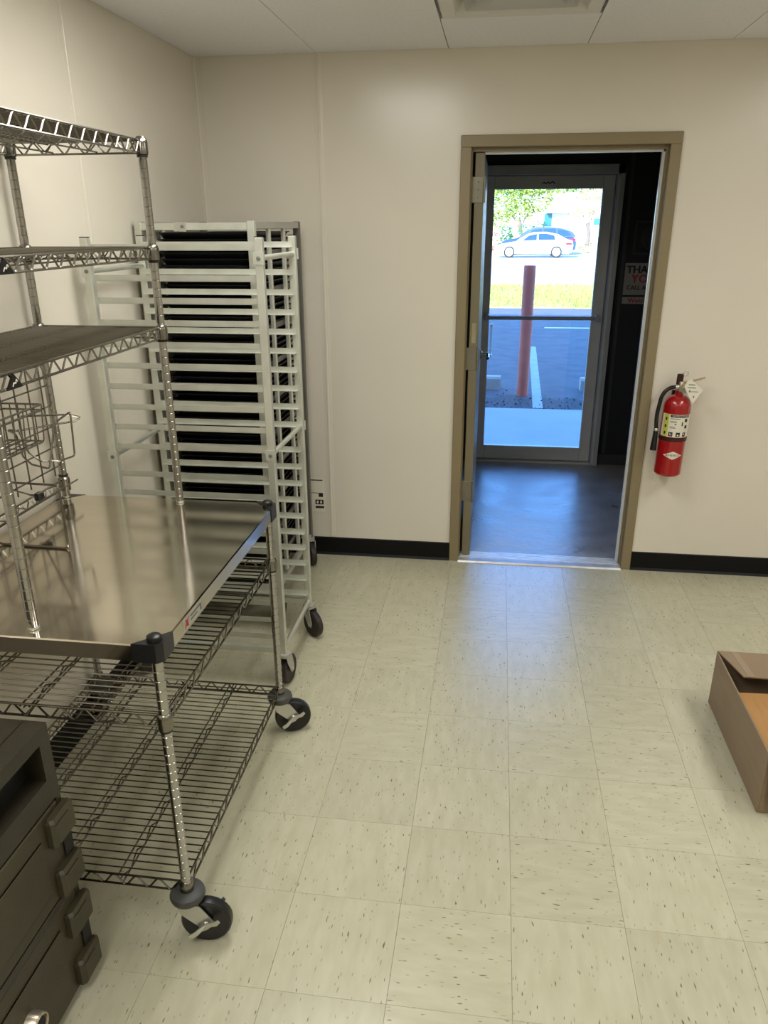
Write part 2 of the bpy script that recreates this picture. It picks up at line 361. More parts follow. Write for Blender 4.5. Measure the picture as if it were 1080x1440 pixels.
def baseb(name, x0, x1, label):
    b = MB(); b.prism([(YB, 0), (YB - .017, 0), (YB - .013, .004), (YB - .005, .012), (YB - .0045, .099), (YB, .104)], x0, x1, 'x'); return struct(name, b, M_BASE, label)
baseb('baseboard_back_left', XL, DX0 - .05, 'black cove baseboard left of the doorway')
baseb('baseboard_back_right', DX1 + .05, XR, 'black cove baseboard right of the doorway under the extinguisher')
b = MB(); b.prism([(XL, 0), (XL + .017, 0), (XL + .013, .004), (XL + .005, .012), (XL + .0045, .099), (XL, .104)], YF, YB, 'y'); struct('baseboard_left', b, M_BASE, 'black cove baseboard along the left wall')

# ceiling: lay-in boards between metal bars
c = MB(); c.box(XL - .1, XR + .1, YF - .1, YB + .12, ZC + .06, ZC + .16)
ceiling = struct('ceiling', c, M_CEIL, 'suspended ceiling of off-white lay-in boards')
G = 0.6096; gx = [-0.27 + G * k for k in range(-2, 7)]; gy = [3.505 - G * k for k in range(-1, 11)]
FIX = {}
def cell(k, j): return FIX.get((k, j))
for kx, jy, nm in ((1, 2, 'V'),): FIX[(1, 1)] = 'vent'
for kx in (0, 4):
    for jy in (2, 6):
        FIX[(kx + 0, jy)] = 'light'; FIX[(kx + 0, jy + 1)] = 'light2'
xs = [XL] + [x for x in gx if XL + .03 < x < XR - .03] + [XR]
ys = [YB] + [y for y in gy if YF + .03 < y < YB - .03] + [YF]
# index of column whose left edge is -0.27
col0 = min(range(len(xs)), key=lambda i: abs(xs[i] + 0.27))
FIX = {(col0, 1): 'vent'}
for dc in (-1, 3):
    for jy in (2, 6): FIX[(col0 + dc, jy)] = 'light'; FIX[(col0 + dc, jy + 1)] = 'light2'
ct = {}
for i in range(len(xs) - 1):
    for j in range(len(ys) - 1):
        if (i, j) in FIX: continue
        if i != col0 and j == 1: continue
        jn = j + 2 if (i != col0 and j == 0) else j + 1
        hx, hy = (xs[i + 1] - xs[i]) / 2 - .0018, (ys[j] - ys[jn]) / 2 - .0018
        key = (round(hx, 3), round(hy, 3))
        if key not in ct:
            m2 = MB(); m2.box(-hx, hx, -hy, hy, 0, .02); ct[key] = m2.mesh('ceiling_board', M_CEIL)
        o = bpy.data.objects.new('ceiling_board', ct[key]); COL.objects.link(o); o.parent = ceiling
        o.location = ((xs[i] + xs[i + 1]) / 2, (ys[j] + ys[jn]) / 2, ZC)
for x in xs[1:-1]:
    b = MB(); b.box(x - .0105, x + .0105, YF, YB, ZC + .021, ZC + .024).box(x - .0015, x + .0015, YF, YB, ZC + .024, ZC + .05); b.build('ceiling_bar', M_CEILBAR, ceiling)
for y in ys[1:-1]:
    b = MB(); b.box(XL, XR, y - .0105, y + .0105, ZC + .0245, ZC + .027); b.build('ceiling_bar', M_CEILBAR, ceiling)
def troffer(i, j, label):
    x0, x1, y1, y0 = xs[i] + .012, xs[i + 1] - .012, ys[j] - .012, ys[j + 2] + .012
    t = thing('ceiling_light', label, 'ceiling light', ((x0 + x1) / 2, (y0 + y1) / 2, ZC), 'recessed ceiling lights')
    f = MB(); f.box(x0, x1, y0, y0 + .03, ZC - .004, ZC + .03).box(x0, x1, y1 - .03, y1, ZC - .004, ZC + .03).box(x0, x0 + .03, y0 + .03, y1 - .03, ZC - .004, ZC + .03).box(x1 - .03, x1, y0 + .03, y1 - .03, ZC - .004, ZC + .03)
    f.build('frame', M_VENT, t)
    l = MB(); l.quad((x0 + .03, y0 + .03, ZC + .004), (x0 + .03, y1 - .03, ZC + .004), (x1 - .03, y1 - .03, ZC + .004), (x1 - .03, y0 + .03, ZC + .004)); l.build('lens', M_LENS, t, label='lit prismatic lens')
for (i, j), k in list(FIX.items()):
    if k == 'light': troffer(i, j, {(-1, 2): 'lit recessed light above the wire shelving', (3, 2): 'lit recessed light above the right side of the room', (-1, 6): 'lit recessed light behind the camera near the left wall', (3, 6): 'lit recessed light behind the camera on the right'}[(i - col0, j)])
# supply air diffuser
x0, x1, y1, y0 = xs[col0] + .012, xs[col0 + 1] - .012, ys[1] - .012, ys[2] + .012
t = thing('ceiling_vent', 'square white ceiling air diffuser above the doorway wall', 'vent', ((x0 + x1) / 2, (y0 + y1) / 2, ZC))
def rings(ins0, z0, ins1, z1, name, m):
    f = MB()
    a = [(x0 + ins0, y0 + ins0, z0), (x1 - ins0, y0 + ins0, z0), (x1 - ins0, y1 - ins0, z0), (x0 + ins0, y1 - ins0, z0)]
    b = [(x0 + ins1, y0 + ins1, z1), (x1 - ins1, y0 + ins1, z1), (x1 - ins1, y1 - ins1, z1), (x0 + ins1, y1 - ins1, z1)]
    f.loft([[Vector(p) for p in a], [Vector(p) for p in b]], False); th = Vector((0, 0, .002))
    f.loft([[Vector(p) + th for p in a], [Vector(p) + th for p in b]], False)
    return f.build(name, m, t)
rings(0, ZC - .003, .05, ZC - .003, 'flange', M_VENT); rings(.05, ZC - .003, .085, ZC + .05, 'throat', M_VENT)
for k, ins in enumerate((.09, .135, .18, .225)): rings(ins, ZC - .001, ins + .035, ZC + .04, 'louvre', M_LOUV)
bk = MB(); bk.box(x0 + .02, x1 - .02, y0 + .02, y1 - .02, ZC + .05, ZC + .055); bk.build('backing', M_LOUV, t)

# ================================================================== INNER DOORWAY
fr = thing('trim_1', 'olive tan steel door frame of the open inner doorway', 'door frame', (0.29, YB, 0), kind='structure')
FW_ = 0.05; y0f, y1f = YB - .014, YB + .14
def jamb(x0, x1, name):
    j = MB(); j.box(min(x0, x1), max(x0, x1), y0f, y1f, 0, DZ, .003); return j.build(name, M_FRAME, fr)
jamb(DX0 - FW_, DX0, 'jamb'); jamb(DX1, DX1 + FW_, 'jamb')
h = MB(); h.box(DX0 - FW_, DX1 + FW_, y0f, y1f, DZ, DZ + FW_, .003); h.build('head', M_FRAME, fr)
# stops (rabbet) and pale seal behind
st = MB(); st.box(DX1 - .008, DX1, YB + .035, YB + .085, 0, DZ - .016); st.build('stop', M_FRAME, fr)
st = MB(); st.box(DX0, DX0 + .006, YB + .02, YB + .06, 0, DZ - .016); st.build('stop', M_FRAME, fr)
st = MB(); st.box(DX0, DX1, YB + .035, YB + .085, DZ - .016, DZ); st.build('stop', M_FRAME, fr)
st = MB(); st.box(DX1 - .020, DX1 - .008, YB + .062, YB + .085, 0.002, DZ - .026); st.build('weather_seal', M_SEAL, fr, label='pale weather seal')
st = MB(); st.box(DX0 + .06, DX1 - .016, YB + .062, YB + .085, DZ - .026, DZ - .016); st.build('weather_seal', M_SEAL, fr, label='pale weather seal')
th = MB(); th.prism([(YB - .028, 0.0), (YB - .02, .008), (YB + .01, .013), (YB + .1, .013), (YB + .125, .004), (YB + .125, -.01), (YB - .028, -.01)], DX0, DX1, 'x')
tho = struct('trim_2', th, M_THRESH, 'aluminium threshold strip across the doorway', 'threshold')
for k in range(5):
    r_ = MB(); yy = YB + .02 + k * .018; r_.box(DX0 + .004, DX1 - .004, yy, yy + .007, .012, .0155); r_.build('tread_rib', M_THRESH, tho)
# open leaf, hinged left, standing edge-on
lf = thing('door_1', 'olive grey steel door swung open beyond the doorway', 'door', (-.11, YB + .08, 0), kind='structure')
LX0, LX1, LY0, LY1 = -.134, -.089, YB + .045, YB + .93
d = MB(); d.box(LX0, LX1, LY0, LY1, .018, DZ - .02, .002); leafo = d.build('leaf', M_LEAF, lf)
for z in (1.92, 1.12, .40):
    hb = MB(); hb.box(LX0 - .014, LX1 - .004, LY0 - .0035, LY0, z - .057, z + .057, .001); hg = hb.build('hinge', M_HINGE, lf, label='steel butt hinge')
    hk = MB(); hk.tube((LX1 + .001, LY0 - .004, z - .058), (LX1 + .001, LY0 - .004, z + .058), .006, 8); hk.build('knuckle', M_HINGE, hg, True)
    for dz in (-.035, 0, .035):
        sc = MB(); sc.lathe([(0.001, 0), (.004, .0), (.004, .0012), (.001, .002)], (LX0 + .018, LY0 - .0035, z + dz), (0, -1, 0), 8); sc.build('screw', M_GREYI, hg)
lb = MB(); lb.box(LX0 + .012, LX1 - .012, LY0 - .0012, LY0, 1.20, 1.30, .0005); lb.build('fire_label', M_LBL, lf)
hd = MB(); hd.lathe([(.026, 0), (.026, .008), (.012, .012), (.011, .05)], (LX1, LY1 - .07, 1.02), (1, 0, 0), 14)
hdo = hd.build('rose', M_CHROME, lf, True, label='chrome lever handle')
lv = MB(); lv.path([(LX1 + .045, LY1 - .07, 1.02), (LX1 + .05, LY1 - .085, 1.02), (LX1 + .05, LY1 - .19, 1.017), (LX1 + .045, LY1 - .2, 1.015)], .009, 8); lv.build('lever', M_CHROME, hdo, True)

# ================================================================== VESTIBULE
VX0, VX1, VY0, VY1, VZ = -.72, 1.62, YB + .125, 6.10, 2.62
v = MB(); v.box(VX0 - .1, VX1 + .1, YB + .02, VY1 + .14, -.12, -.002); struct('floor_vestibule', v, M_CONC, 'worn bare concrete floor of the vestibule beyond the doorway', 'floor')
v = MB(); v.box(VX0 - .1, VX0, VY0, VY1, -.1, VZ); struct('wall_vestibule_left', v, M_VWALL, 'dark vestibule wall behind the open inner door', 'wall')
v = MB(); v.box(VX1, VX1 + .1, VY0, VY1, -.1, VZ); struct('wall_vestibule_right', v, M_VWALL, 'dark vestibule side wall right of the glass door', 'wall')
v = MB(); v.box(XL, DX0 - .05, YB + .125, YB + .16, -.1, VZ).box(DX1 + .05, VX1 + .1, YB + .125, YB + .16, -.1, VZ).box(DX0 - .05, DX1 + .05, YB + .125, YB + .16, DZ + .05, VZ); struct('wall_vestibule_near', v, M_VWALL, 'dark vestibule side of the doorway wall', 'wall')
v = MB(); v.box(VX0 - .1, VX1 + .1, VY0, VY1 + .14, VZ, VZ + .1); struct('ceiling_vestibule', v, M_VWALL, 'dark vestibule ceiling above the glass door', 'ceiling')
EX0, EX1, EZ = -.165, .835, 2.15
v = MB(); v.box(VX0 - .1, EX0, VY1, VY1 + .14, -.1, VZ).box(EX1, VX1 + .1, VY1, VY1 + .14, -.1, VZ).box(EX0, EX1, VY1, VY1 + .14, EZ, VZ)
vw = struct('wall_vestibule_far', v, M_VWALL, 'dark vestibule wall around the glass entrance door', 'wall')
for x in (.885, 1.07, 1.25, 1.43):
    b = MB(); b.box(x - .011, x + .011, VY1 - .012, VY1, .08, VZ); b.build('vertical_batten', M_VTRIM, vw)
b = MB(); b.box(EX1, VX1, VY1 - .02, VY1, 0, .085); b.build('skirting', M_VTRIM, vw)
# entrance door frame
ef = thing('trim_3', 'dark anodised frame around the glass entrance door', 'door frame', (.33, VY1, 0), kind='structure')
for (xa, xb) in ((EX0, -.118), (.782, EX1)):
    b = MB(); b.box(xa, xb, VY1 - .07, VY1 + .1, 0, EZ, .003); b.build('frame_post', M_BRONZE2, ef)
b = MB(); b.box(EX0, EX1, VY1 - .07, VY1 + .1, 2.088, EZ, .003); b.build('frame_head', M_BRONZE2, ef)
b = MB(); b.box(EX0, -.100, VY1 + .047, VY1 + .1, 0, EZ).build('frame_stop', M_BRONZE2, ef)
b = MB(); b.box(.765, EX1, VY1 + .047, VY1 + .1, 0, EZ).build('frame_stop', M_BRONZE2, ef)
b = MB(); b.box(-.100, .765, VY1 + .047, VY1 + .1, 2.066, EZ).build('frame_stop', M_BRONZE2, ef)
b = MB(); b.box(-.100, .765, VY1 + .047, VY1 + .1, .0, .030).build('frame_stop', M_BRONZE2, ef)
b = MB(); b.box(.79, .802, VY1 - .078, VY1 - .07, .02, 2.08); b.build('frame_bead', M_BRONZE, ef)
b = MB(); b.box(EX0, EX1, VY1 - .04, VY1 + .1, -.002, .010); b.build('sill', M_BRONZE, ef)
ed = thing('door_2', 'glass entrance door with dark metal stiles and push bar', 'door', (.33, VY1 + .03, 0), kind='structure')
ya, yb = VY1, VY1 + .045
for (xa, xb) in ((-.115, -.055), (.697, .779)):
    b = MB(); b.box(xa, xb, ya, yb, .015, 2.084, .004); b.build('stile', M_BRONZE, ed)
b = MB(); b.box(-.055, .697, ya, yb, 1.998, 2.084, .004); b.build('top_rail', M_BRONZE, ed)
b = MB(); b.box(-.055, .697, ya, yb, .015, .122, .004); b.build('bottom_rail', M_BRONZE, ed)
b = MB(); b.box(-.056, .698, ya + .019, ya + .025, .121, 1.999); b.build('pane', M_GLASS, ed)
pb = MB(); pb.tube((-.06, VY1 - .055, 1.118), (.745, VY1 - .055, 1.121), .014, 10); pbo = pb.build('push_bar', M_BRONZE2, ed, True)
for x in (-.075, .735):
    b = MB(); b.box(x - .014, x + .018, VY1 - .07, VY1, 1.098, 1.142, .004); b.build('bar_bracket', M_BRONZE2, pbo)
pl = MB(); pl.path([(-.035, yb, 1.05), (-.035, yb + .05, 1.05), (-.035, yb + .05, .82), (-.035, yb, .82)], .011, 8); pl.build('pull_handle', M_BRONZE2, ed, True)
b = MB(); b.path([(.275, VY1 - .0006, 2.035), (.29, VY1 - .0006, 2.042), (.30, VY1 - .0006, 2.03), (.318, VY1 - .0006, 2.044), (.33, VY1 - .0006, 2.03), (.345, VY1 - .0006, 2.05), (.362, VY1 - .0006, 2.03)], .0035, 5); b.build('scribbled_mark', M_BLACKI, ed, label='small dark scribbled mark')
# signs on the dark wall
sg = thing('wall_sign', 'thank you sign with black and red lettering on the dark vestibule wall', 'sign', (1.08, VY1, 1.27))
b = MB(); b.box(.905, 1.185, VY1 - .006, VY1 - .0005, 1.285, 1.505); b.build('panel', M_SIGN, sg)
bold_text('THANK', .074, 1.043, VY1 - .0072, 1.458, (1.0, 1)).build('lettering', M_BLACKI, sg)
bold_text('YOU', .078, 1.043, VY1 - .0072, 1.396, (1.05, 1)).build('lettering', M_REDI, sg)
bold_text('CALL AGAIN', .043, 1.045, VY1 - .0072, 1.335, (.95, 1), .0012).build('lettering', M_BLACKI, sg)
sg = thing('small_sign', 'narrow pale strip sign below the thank you sign', 'sign', (1.08, VY1, 1.225))
b = MB(); b.box(.905, 1.185, VY1 - .006, VY1 - .0005, 1.222, 1.27); b.build('panel', M_SIGN, sg)
bold_text('Welcome', .046, 1.045, VY1 - .0072, 1.246, (1.1, 1), .0015).build('lettering', M_REDI, sg)
sg = thing('framed_picture', 'framed dark picture above the thank you sign', 'picture', (1.07, VY1, 1.56))
b = MB(); b.box(.94, .958, VY1 - .014, VY1 - .0005, 1.56, 1.79).box(1.19, 1.208, VY1 - .014, VY1 - .0005, 1.56, 1.79).box(.958, 1.19, VY1 - .014, VY1 - .0005, 1.772, 1.79).box(.958, 1.19, VY1 - .014, VY1 - .0005, 1.56, 1.578); b.build('frame', M_VTRIM, sg)
b = MB(); b.box(.958, 1.19, VY1 - .006, VY1 - .001, 1.578, 1.772); b.build('print', M_VWALL, sg)
b = MB(); b.lathe([(.085, 0), (.085, .002)], (1.075, VY1 - .006, 1.675), (0, -1, 0), 24); b.build('round_motif', M_VTRIM, sg)

# ================================================================== OUTSIDE
o_ = MB(); o_.box(-14, VX0 - .1, VY1, VY1 + .14, -.1, 3).box(VX1 + .1, 14, VY1, VY1 + .14, -.1, 3).box(-14, 14, -5, VY1 + .14, 3.0, 5.45).box(-14, 14, VY1, VY1 + .14, VZ + .1, 3.0)
struct('wall_outer_shell', o_, M_OUTW, 'outer facade and roof block of the building', 'facade')
o_ = MB(); o_.box(-14, 14, VY1 + .1, 8.1, -.2, -.012); struct('sidewalk', o_, M_SIDEWALK, 'pale concrete walk in shade just outside the glass door', 'pavement')
o_ = MB(); o_.box(-40, 40, 8.1, 18.9, -.3, -.03); lot = struct('parking_lot', o_, M_ASPH, 'asphalt parking lot partly shaded by the building', 'pavement')
o_ = MB()
pts = []
n = 90
for k in range(n + 1): pts.append((-4 + 8 * k / n, 8.1 - .02 + random.uniform(0, .035)))
far = [(4 - 8 * k / n, 8.72 + random.uniform(-.09, .16)) for k in range(n + 1)]
o_.prism(pts + far, -.031, -.0275, 'z'); o_.build('crumbled_edge', M_ASPHD, lot)
gv = MB()
for k in range(420):
    x = random.uniform(-1.6, 2.6); y = 8.1 + abs(random.gauss(0, .32)); a = random.uniform(.006, .022); c_ = Vector((x, y, -.0275 + a * .4))
    i = len(gv.v); gv.v += [c_ + Vector((random.uniform(-1, 1), random.uniform(-1, 1), random.uniform(-.5, .2))) * a for q in range(3)] + [c_ + Vector((0, 0, a * .8))]; gv.f += [(i, i + 1, i + 3), (i + 1, i + 2, i + 3), (i + 2, i, i + 3), (i, i + 2, i + 1)]
gv.build('loose_gravel', M_ASPHD, lot, kind='stuff')
def stripe(p, q, wd, name, m):
    p = Vector(p); q = Vector(q); dd = (q - p).normalized(); nrm = Vector((-dd.y, dd.x, 0)) * wd / 2
    b = MB(); z0 = -.029; z1 = -.026
    b.loft([[Vector((v.x, v.y, z0)) for v in (p + nrm, p - nrm, q - nrm, q + nrm)], [Vector((v.x, v.y, z1)) for v in (p + nrm, p - nrm, q - nrm, q + nrm)]], True); b.build(name, m, lot)
stripe((.475, 8.2, 0), (.585, 12.7, 0), .105, 'bay_line', M_PAINTO)
stripe((-2.1, 8.2, 0), (-2.0, 12.7, 0), .105, 'bay_line', M_PAINTO); stripe((3.1, 8.2, 0), (3.2, 12.7, 0), .105, 'bay_line', M_PAINTO)
stripe((.9, 15.2, 0), (5.0, 15.25, 0), .12, 'lane_line', M_PAINT)
o_ = MB(); o_.box(-60, 60, 18.9, 26.2, -.3, -.01); lawn = struct('lawn', o_, M_GRASS, 'strip of sunlit yellow-green grass between lot and road', 'lawn')
o_ = MB()
for k in range(7000):
    x = random.uniform(-3.2, 6.5); y = random.uniform(18.95, 26.1); hh = random.uniform(.04, .13); a = random.uniform(0, PI); dx, dy = math.cos(a) * .03, math.sin(a) * .03
    i = len(o_.v); o_.v += [Vector((x - dx, y - dy, -.012)), Vector((x + dx, y + dy, -.012)), Vector((x + random.uniform(-.05, .05), y, hh))]; o_.f.append((i, i + 1, i + 2))
o_.build('grass_tufts', M_BLADE, lawn, kind='stuff')
o_ = MB(); o_.box(-90, 90, 26.2, 58, -.3, -.03); road = struct('road', o_, M_ROAD, 'sun-bleached road with two cars beyond the lawn', 'road')
o_ = MB(); o_.box(-90, 90, 33.4, 33.6, -.031, -.024).build('centre_line', M_PAINTO, road)
o_ = MB(); o_.box(-90, 90, 40.3, 40.7, -.031, .06).build('kerb', M_SIDEWALK, road)
o_ = MB(); o_.box(-90, 90, 58, 160, -.3, 0.02); struct('far_ground', o_, M_ROAD, 'bleached ground in front of the far building', 'ground')
o_ = MB(); o_.lathe([(.072, -.05), (.064, -.02), (.064, 1.28), (.064, 1.355), (.060, 1.362), (.002, 1.366)], (.328, 8.86, 0), n=24)
tag(o_.build('bollard', M_BOLL, None, True, org=(.328, 8.86, 0)), 'faded red steel bollard outside the glass door', 'bollard')
def wheel_stop(x0, x1, y, label):
    b = MB()
    ring = lambda x, s: [Vector((x, y + a * s, z)) for a, z in ((-.09, -.03), (-.075, .09), (-.05, .115), (.05, .115), (.075, .09), (.09, -.03))]
    b.loft([ring(x0, .9), ring(x0 + .03, 1), ring(x1 - .03, 1), ring(x1, .9)], True)
    tag(b.build('wheel_stop', M_STOP, None, org=((x0 + x1) / 2, y, -.03)), label, 'wheel stop', 'concrete wheel stops')
wheel_stop(-1.75, .085, 9.25, 'pale concrete wheel stop left of the red bollard'); wheel_stop(1.0, 2.85, 9.25, 'pale concrete wheel stop right of the painted bay line')

def car(name, label, x0, y, L, H, paint, suv, mirror=False):
    """car seen from the side, nose towards -x"""
    t = thing(name, label, 'car', (x0 + L / 2, y, -.03)); g0 = -.03; W = .9
    X = lambda u: x0 + u * L; Z = lambda v: g0 + v * H
    if suv: prof = [(0.0, .30), (.01, .46), (.05, .53), (.2, .60), (.27, .62), (.95, .64), (.985, .58), (1.0, .42), (.99, .2), (.95, .16), (.05, .16), (.01, .2)]
    else: prof = [(0.0, .30), (.012, .42), (.06, .51), (.22, .60), (.29, .63), (.93, .70), (.985, .66), (1.0, .48), (.99, .24), (.95, .15), (.05, .15), (.01, .2)]
    b = MB()
    def ring(yy, k): return [Vector((X(.5 + (u - .5) * (1 - .02 * k)), yy, Z(.40 + (v - .40) * (1 - .13 * k)))) for u, v in prof]
    b.loft([ring(y - W, 1), ring(y - W + .07, 0), ring(y + W - .07, 0), ring(y + W, 1)], True)
    body = b.build('body', paint, t, True)
    if suv: cab = [(.22, .62), (.36, .90), (.45, .98), (.62, 1.0), (.80, .96), (.93, .84), (.985, .64)]
    else: cab = [(.28, .62), (.41, .90), (.50, .985), (.66, .99), (.80, .90), (.93, .69)]
    hw = lambda v: W - .08 - max(0, v - .62) * .55
    c = MB(); c.loft([[Vector((X(u), y - hw(v), Z(v))) for u, v in cab], [Vector((X(u), y + hw(v), Z(v))) for u, v in cab]], True); c.build('cabin', paint, t, True)
    wins = ([[(.33, .66), (.42, .90), (.54, .94), (.54, .66)], [(.56, .66), (.56, .94), (.72, .95), (.73, .67)], [(.75, .67), (.745, .93), (.87, .86), (.93, .70)]] if suv else [[(.345, .665), (.43, .86), (.535, .93), (.535, .675)], [(.555, .675), (.555, .935), (.655, .935), (.755, .86), (.77, .69)]])
    for q in wins:
        for sgn in (-1, 1):
            m2 = MB(); i = len(m2.v)
            a = [Vector((X(u), y + sgn * (hw(v) + .006), Z(v))) for u, v in q]; bb = [Vector((X(u), y + sgn * (hw(v) - .01), Z(v))) for u, v in q]
            m2.loft([bb, a], True); m2.build('side_window', M_CARG, t)
    (u1, v1), (u2, v2) = cab[0], cab[1]; (u3, v3), (u4, v4) = cab[-2], cab[-1]
    for (ua, va, ub, vb, nm, dxx) in ((u1, v1, u2, v2, 'windscreen', -.012), (u4, v4, u3, v3, 'rear_window', .012)):
        m2 = MB(); m2.quad((X(ua) + dxx, y - hw(va) + .08, Z(va) + .03), (X(ub) + dxx, y - hw(vb) + .06, Z(vb)), (X(ub) + dxx, y + hw(vb) - .06, Z(vb)), (X(ua) + dxx, y + hw(va) - .08, Z(va) + .03)); m2.build(nm, M_CARG, t)
    for u in (.19, .79):
        for sgn in (-1, 1):
            wr = .33 if not suv else .36
            m2 = MB(); m2.lathe([(wr * .6, -.11), (wr * .96, -.11), (wr, -.08), (wr, .08), (wr * .96, .11), (wr * .6, .11)], (X(u), y + sgn * (W - .1), g0 + wr), (0, 1, 0), 24); wh = m2.build('wheel', M_TYRE, t, True)
            m3 = MB(); m3.lathe([(wr * .7, 0), (wr * .7, .01), (wr * .2, .02), (.02, .02)], (X(u), y + sgn * (W + .012), g0 + wr), (0, sgn, 0), 16); m3.build('wheel_rim', M_RIM, wh, True)
    for sgn in (-1, 1):
        m2 = MB(); m2.box(X(.90), X(.985), y + sgn * (W + .006), y + sgn * (W - .09), Z(.5), Z(.58), .01); m2.build('tail_lamp', M_TAIL, t)
    return t
car('sedan_car', 'white sedan parked broadside on the far road', -.30, 49.6, 4.5, 1.42, M_CARW, False)
car('suv_car', 'dark blue car standing behind the white sedan', .05, 54.5, 4.75, 1.66, M_CARB, True)

def foliage(cx, cy, cz, rx, ry, rz, n, size, mb):
    for k in range(n):
        while True:
            p = Vector((random.uniform(-1, 1), random.uniform(-1, 1), random.uniform(-1, 1)))
            if p.length < 1: break
        p = p.normalized() * (p.length ** .5)
        c_ = Vector((cx + p.x * rx, cy + p.y * ry, cz + p.z * rz)); a = Vector((random.gauss(0, 1), random.gauss(0, 1), random.gauss(0, 1))).normalized(); u, w2 = perp(a); s_ = size * random.uniform(.6, 1.3)
        i = len(mb.v); mb.v += [c_ + u * s_, c_ + w2 * s_ * .6, c_ - u * s_, c_ - w2 * s_ * .6]; mb.f.append((i, i + 1, i + 2, i + 3))
def tree(name, label, cat, x, y, trunk_h, blobs, m, size, n):
    t = thing(name, label, cat, (x, y, 0), 'far trees and shrubs')
    if trunk_h:
        b = MB(); b.path([(x, y, -.05), (x + .1, y, trunk_h * .5), (x - .05, y, trunk_h)], .14, 8); tr = b.build('trunk', M_BARK, t, True)
        for bx, by, bz, *_ in blobs[:3]:
            b = MB(); b.tube((x, y, trunk_h * .7), (x + bx * .8, y + by * .8, bz * .95), .07, 6, .03); b.build('branch', M_BARK, tr, True)
    f = MB()
    for bx, by, bz, rx, ry, rz in blobs: foliage(x + bx, y + by, bz, rx, ry, rz, int(n * rx * rz / 2), size, f)
    f.build('foliage', m, t, kind='stuff')
tree('leafy_tree', 'sunlit green tree at the left of the glass door view', 'tree', 1.5, 66, 2.0, [(-1.4, 0, 3.3, 1.2, 1.2, 1.3), (-.1, .3, 2.9, 1.2, 1.2, .9), (1.1, 0, 3.7, 1.3, 1.2, 1.2), (-.8, 0, 4.9, 1.5, 1.3, 1.2), (.9, 0, 5.0, 1.5, 1.3, 1.2), (2.4, 0, 4.9, 1.4, 1.2, .8), (-1.6, 0, 2.1, .8, .8, .6)], M_LEAFA, .12, 900)
tree('leafy_tree', 'deep green tree behind the white building roof', 'tree', 4.2, 84, 4, [(-1.5, 0, 5.6, 2.0, 1.5, 1.4), (1.0, 0, 5.6, 2.2, 1.5, 1.4), (3.4, 0, 6.0, 2.2, 1.5, 1.5), (-3.6, 0, 5.4, 2.2, 1.5, 1.8), (6, 0, 6, 2.4, 1.5, 1.7)], M_LEAFA, .17, 300)
tree('thin_tree', 'thin yellowing tree at the right of the glass door view', 'tree', 6.9, 68, 1.9, [(0, 0, 3.3, 1.5, 1.2, .9), (-.6, 0, 2.6, 1.1, 1, .5), (.7, 0, 4.1, 1.6, 1.2, .8)], M_LEAFB, .10, 380)
tree('round_bush', 'round deep green bush left of the white sedan', 'bush', .42, 60, 0, [(0, 0, 1.2, .5, .5, .6), (.1, 0, .6, .6, .5, .6)], M_LEAFC, .09, 1200)
tree('rust_bush', 'rust red bush at the left edge of the glass', 'bush', -.42, 61.4, 0, [(0, 0, .62, .6, .5, .66)], M_LEAFR, .09, 1000)
tree('rust_bush', 'small rust red bush between the green bush and the cars', 'bush', 1.3, 62, 0, [(0, 0, .42, .6, .5, .45)], M_LEAFR, .09, 900)
tree('blue_green_bush', 'blue-green shrub behind the dark blue car', 'bush', 2.2, 63, 0, [(-.2, 0, 1.3, .8, .6, .55), (.6, 0, 1.6, .5, .5, .6)], M_LEAFC, .10, 700)
tree('lawn_shrub', 'low yellow-green shrub right of the cars', 'bush', 6.1, 57.5, 0, [(0, 0, .3, .9, .6, .35)], M_LEAFB, .09, 900)
bd = thing('far_building', 'low white building with tan fascia beyond the road', 'building', (5.5, 76, 0))
b = MB(); b.box(2.2, 14, 75, 82, 0, 4.0); b.build('wall', M_BWALL, bd)
b = MB(); b.box(1.9, 14.3, 74.5, 82.4, 4.0, 4.25); b.build('roof', M_BWALL, bd)
b = MB(); b.box(3.9, 5.8, 74.1, 75, 2.72, 2.9); b.build('canopy', M_BROOF, bd)
for xa, xb, za, zb in ((3.72, 4.45, 1.6, 2.72), (8.0, 8.9, 1.7, 2.3)):
    b = MB(); b.box(xa, xb, 74.96, 75.02, za, zb); f_ = b.build('window', M_BWALL, bd)
    b = MB(); b.box(xa + .03, xb - .03, 74.93, 74.97, za + .03, zb - .03); b.build('window_pane', M_BGLASS, f_)
b = MB(); b.box(-14, 2.2, 86, 92, 0, 3.2); tag(b.build('back_building', M_BWALL, None, org=(-6, 89, 0)), 'plain pale building far behind the green tree', 'building')

# ================================================================== CASTERS AND WIRE PARTS
def grooved(mb, x, y, z0, z1, r=.0127, pitch=.0254, n=14):
    prof = [(r, z0)]; z = z0 + pitch
    while z < z1 - .006:
        prof += [(r, z - .0014), (r - .0009, z - .0005), (r - .0009, z + .0005), (r, z + .0014)]; z += pitch
    prof.append((r, z1)); return mb.lathe(prof, (x, y, 0), n=n)
def zigzag(mb, p, q, zt, zb, pitch, r, n=5):
    """truss between two horizontal wires from p to q (x, y)"""
    p = Vector((p[0], p[1], 0)); q = Vector((q[0], q[1], 0)); L = (q - p).length; k = max(2, int(round(L / pitch))) * 2
    pts = []
    for i in range(k + 1):
        c_ = p.lerp(q, i / k); hi = (i % 2 == 0)
        d_ = (q - p).normalized() * .004
        pts += [c_ - d_ + Vector((0, 0, zt if hi else zb)), c_ + d_ + Vector((0, 0, zt if hi else zb))]
    mb.path(pts, r, n)
